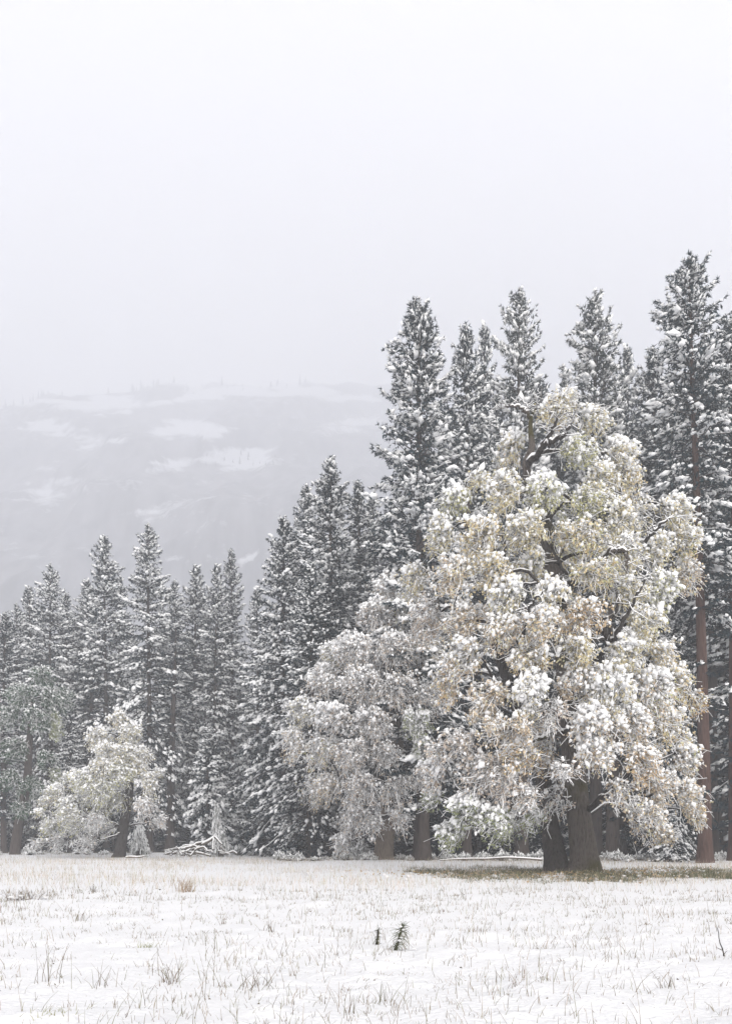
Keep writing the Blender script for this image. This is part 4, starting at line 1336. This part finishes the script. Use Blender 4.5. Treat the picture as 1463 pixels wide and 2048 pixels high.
# ------------------------------------------------------------------ single tufts of grass one can pick out
def tuft(px, base_px, hpx, label, n=16, spread=.05, lean=.3, col=None, snow=False):
    Y = EYE * FPX / (base_px - HY)
    x0_ = (px - CX) / FPX * Y
    z0 = gz(x0_, Y)
    o = empty('grass_tuft', (x0_, Y, z0), label, 'grass tuft')
    g_ = Geo()
    xx, yy = rng.normal(0, spread, n), rng.normal(0, spread, n)
    hh_ = hpx / FPX * Y * rng.uniform(.45, 1.05, n)
    c = stem_col(n) * .75 if col is None else np.array(col)[None] * rng.uniform(.7, 1.25, (n, 1))
    g2 = Geo()
    stems(g2, xx + x0_, yy + Y, hh_, .0018 + .00022 * Y + 0 * xx, c, lean, .3, 4)
    V = np.concatenate(g2.v) - np.array([x0_, Y, z0])
    g_.add(V, np.concatenate(g2.f), np.concatenate(g2.c))
    g_.build('blades', M['grass'], o, False, True, 'stuff')
    if snow:
        k2 = 14
        pos = np.stack([rng.normal(0, spread * 1.3, k2), rng.normal(0, spread * 1.3, k2), rng.uniform(0, .14, k2)], -1)
        A_ = np.tile(np.diag([.10, .06, .03])[None], (k2, 1, 1)) * rng.uniform(.4, 1.1, (k2, 1, 1))
        gs_ = Geo()
        V, F_ = place(rng, ICO1, pos, A_, .12)
        gs_.add(V, F_)
        gs_.build('snow_load', M['ground_snow'], o, kind='stuff')

tuft(372, 1784, 42, 'tall tan tuft of dry grass standing in the far meadow', 60, .13, .25, (.30, .23, .17))
tuft(48, 1800, 30, 'snow-bent hummock of dry grass at the left meadow edge', 90, .26, .9, (.13, .11, .09), True)
tuft(188, 1787, 18, 'small dark tuft right of the snow-bent hummock', 14, .05, .4, (.10, .085, .06))
tuft(292, 1894, 22, 'short green tuft left of the picture middle', 34, .06, .8, (.22, .23, .10))
tuft(343, 1966, 60, 'tall dark sparse tuft in the lower left snow', 22, .06, .22)
tuft(500, 1980, 64, 'leaning wide tuft above a snow lump with a dark hollow', 26, .14, .45)
tuft(95, 1975, 90, 'tall thin stems close to the lower left corner', 10, .05, .12)
tuft(205, 1978, 60, 'slanting stems right of the tall thin corner stems', 9, .06, .3)
tuft(700, 2036, 52, 'stiff dark stems at the bottom middle edge', 9, .04, .15)
tuft(768, 2012, 60, 'thin stems just right of the bottom middle', 9, .05, .2)
tuft(1030, 1985, 50, 'fanned pair of stems in the lower right snow', 9, .06, .45)
tuft(112, 2046, 22, 'green short grass at the bottom left edge', 40, .12, .6, (.22, .22, .09))
tuft(160, 1838, 30, 'dark cluster of stems in the left middle snow', 14, .07, .25)
tuft(540, 1870, 34, 'upright cluster of dark stems left of the little pine seedling', 12, .05, .2)
tuft(1335, 1975, 48, 'short stems below the lone black stalk', 10, .06, .3)

# ------------------------------------------------------------------ pine seedling, dark sprig and black stalk
def seedling(px, base_px, hpx, label, lean, nw, ln_, col, stem_r):
    Y = EYE * FPX / (base_px - HY)
    x0_ = (px - CX) / FPX * Y
    z0 = gz(x0_, Y)
    o = empty('pine_seedling', (x0_, Y, z0), label, 'seedling')
    H = hpx / FPX * Y
    s = np.linspace(-.06, 1, 9)
    P = np.stack([lean * H * s + .03 * H * np.sin(s * 5), .05 * H * s, H * s], -1)
    g_ = Geo()
    V, F_ = tubes(P[None], (stem_r * (1 - .5 * s))[None], 7)
    g_.add(V, F_)
    g_.build('stem', M['stalk'], o)
    t_ = rng.uniform(.12, 1, nw)
    b0 = np.stack([lean * H * t_, .05 * H * t_, H * t_], -1)
    d = nrm(np.stack([rng.normal(.25, .8, nw), rng.normal(-.2, .8, nw), rng.normal(.35, .7, nw) - 1.5 * (1 - t_)], -1))
    L_ = ln_ * rng.uniform(.6, 1.2, nw)
    pts = bez(b0[:, None], (b0 + d * (L_ * .55)[:, None] + np.array([0, 0, .02]))[:, None], (b0 + d * L_[:, None] + np.array([0, 0, -.25]) * L_[:, None] * rng.uniform(0, 2, (nw, 1)))[:, None], np.broadcast_to(np.linspace(0, 1, 5), (nw, 5)))
    V, F_ = tubes(pts, np.ones((nw, 1)) * np.array([[.0035, .0035, .003, .0025, .001]]), 3)
    g2 = Geo()
    g2.add(V, F_, np.repeat(np.array([col]) * rng.uniform(.6, 1.5, (nw, 1)), 15, 0))
    g2.build('needles', M['grass'], o, False, True, 'stuff')
    k2 = 9
    tq = rng.uniform(.2, 1, k2)
    ps = np.stack([lean * H * tq + rng.normal(.02, .03, k2), rng.normal(-.02, .03, k2), H * tq + rng.uniform(-.02, .04, k2)], -1)
    ps[:3] = np.stack([rng.normal(.06, .06, 3), rng.normal(-.03, .05, 3), rng.uniform(0, .04, 3)], -1)
    A_ = np.tile(np.diag([.034, .026, .016])[None], (k2, 1, 1)) * rng.uniform(.4, 1.1, (k2, 1, 1)) * (ln_ / .15)
    g3 = Geo()
    V, F_ = place(rng, ICO1, ps, A_, .12)
    g3.add(V, F_)
    g3.build('snow_load', M['ground_snow'], o, kind='stuff')

seedling(789, 1908, 50, 'green pine seedling poking out of the meadow snow', .32, 120, .15, (.075, .085, .045), .018)
seedling(753, 1897, 30, 'small dark evergreen sprig left of the pine seedling', .12, 50, .07, (.05, .055, .025), .022)

Y = EYE * FPX / (1914 - HY)
xs_ = (1446 - CX) / FPX * Y
o = empty('dead_stalk', (xs_, Y, gz(xs_, Y)), 'lone black stalk leaning left in the snow at the right', 'stalk')
s = np.linspace(-.1, 1, 7)
H = 58 / FPX * Y
V, F_ = tubes(np.stack([-.24 * H * s + .01 * np.sin(s * 9), 0 * s, H * s], -1)[None], (.009 * (1 - .6 * s))[None], 7)
g = Geo()
g.add(V, F_)
g.build('stem', M['stalk'], o)
g = Geo()
V, F_ = tubes(np.array([[(0, 0, .05 * H), (.02, -.02, .16 * H), (.035, -.03, .2 * H)], [(-.04 * H, 0, .2 * H), (-.1, -.01, .3 * H), (-.11, -.02, .36 * H)]]), np.array([[.005, .004, .002]] * 2), 5)
g.add(V, F_)
g.build('side_shoot', M['stalk'], o)

# ------------------------------------------------------------------ fallen branches and logs
def wood_piece(name, label, cat, px, base_px, polys, mat, root=None, snow_k=.8):
    Y = EYE * FPX / (base_px - HY)
    x0_ = (px - CX) / FPX * Y
    if root is None:
        root = empty(name, (x0_, Y, gz(x0_, Y)), label, cat)
    k = Y / FPX
    sn = Geo()
    for poly in polys:
        q = np.array([((a_ - px) * k, d_, (base_px - b_) * k) for a_, b_, r_, d_ in poly])
        r = np.array([r_ * k for a_, b_, r_, d_ in poly])
        tt = np.linspace(0, len(q) - 1, len(q) * 5)
        c = np.stack([np.interp(tt, np.arange(len(q)), q[:, j]) for j in range(3)], -1)
        for _ in range(2):
            c[1:-1] = (c[:-2] + 2 * c[1:-1] + c[2:]) / 4
        rr_ = np.interp(tt, np.arange(len(q)), r)
        g_ = Geo()
        V, F_ = tubes(c[None], rr_[None], 8)
        g_.add(V, F_)
        for e, sgn in ((0, 1), (len(c) - 1, -1)):
            ring = V.reshape(len(c), 8, 3)[e]
            g_.add(np.vstack([c[e:e + 1], ring]), np.array([(0, 1 + i, 1 + (i + 1) % 8)[::sgn] for i in range(8)]))
        ob = g_.build('branch' if len(polys) > 1 else 'log', M[mat], root)
        c2 = c.copy()
        c2[:, 2] += rr_ * .6
        V, F_ = tubes(c2[None], (rr_ * snow_k + .012)[None], 6)
        sn.add(V, F_)
    sn.build('snow_load', M['snow'], root, kind='stuff')
    return root

rgp = random.Random(4)
polys = [[(352, 1700, 2.5, 0), (385, 1694, 3, .3), (392, 1688, 3, .3), (410, 1686, 3.2, .2), (424, 1678, 3, 0), (430, 1674, 2.6, 0), (446, 1690, 1.5, -.4)],
         [(356, 1702, 2, .5), (366, 1692, 2.2, .4), (390, 1692, 2, .2), (398, 1700, 1.5, 0)],
         [(405, 1690, 3.2, 0), (418, 1684, 3, -.3), (428, 1676, 2.6, -.2), (428, 1700, 1.6, -.6)],
         [(345, 1708, 2, 0), (372, 1704, 2.4, -.4), (400, 1706, 2.2, -.6), (425, 1712, 2, -.8)],
         [(385, 1712, 2, -.8), (395, 1698, 2.2, -.6), (410, 1694, 2, -.5), (420, 1704, 1.5, -.8)],
         [(440, 1708, 1.6, -.3), (455, 1708, 2, -.4), (468, 1703, 2, -.4), (476, 1708, 1.3, -.5)],
         [(330, 1709, 1.5, 0), (348, 1704, 1.8, 0), (362, 1708, 1.4, -.2)]]
for i in range(26):
    a0 = rgp.uniform(335, 450)
    b0 = rgp.uniform(1700, 1713)
    polys.append([(a0, b0, 1.2, rgp.uniform(-1.2, .8)), (a0 + rgp.uniform(-10, 10), b0 - rgp.uniform(2, 13), 1.1, rgp.uniform(-1.2, .8)), (a0 + rgp.uniform(-20, 20), b0 - rgp.uniform(-6, 8), .6, rgp.uniform(-1.2, .8))])
wood_piece('brush_pile', 'tangled heap of fallen snow-covered branches right of the leaning oak', 'branches', 400, 1714, polys, 'wood')
wood_piece('fallen_log', 'short snow-topped log lying beside the leaning oak trunk', 'log', 272, 1716, [[(252, 1714, 1.6, 0), (262, 1713, 2.2, -.2), (274, 1714.5, 2.4, -.2), (284, 1713, 1.8, -.3), (292, 1711, .9, -.3)]], 'wood')
wood_piece('fallen_log', 'long pale log lying across the forest edge left of the double trunk', 'log', 980, 1724, [[(880, 1723, 1, .2), (905, 1721.5, 1.4, .3), (940, 1720, 1.6, .1), (975, 1720.5, 1.9, .4), (1010, 1717.5, 1.9, 0), (1050, 1719.5, 2.2, .2), (1082, 1722, 2.4, -.2)]], 'wood')

# ------------------------------------------------------------------ haze
hz = Geo()
x0, x1, y0, y1, z0, z1 = -2200, 1700, -70, 4800, -2.5, 1480
hv = np.array([(x, y, z) for x in (x0, x1) for y in (y0, y1) for z in (z0, z1)], float)
hf = np.array([(0, 1, 3), (0, 3, 2), (4, 6, 7), (4, 7, 5), (0, 4, 5), (0, 5, 1), (2, 3, 7), (2, 7, 6), (0, 2, 6), (0, 6, 4), (1, 5, 7), (1, 7, 3)])
hz.add(hv, hf)
hm = bpy.data.materials.new('valley_fog')
hm.use_nodes = True
ht = hm.node_tree
ht.nodes.remove(ht.nodes['Principled BSDF'])
pv = ht.nodes.new('ShaderNodeVolumePrincipled')
pv.inputs['Color'].default_value = (.922, .943, .992, 1)
pv.inputs['Density'].default_value = HAZE
pv.inputs['Anisotropy'].default_value = 0.2
ht.links.new(pv.outputs[0], ht.nodes['Material Output'].inputs['Volume'])
hz.build('haze', hm, smooth=False, kind='stuff')
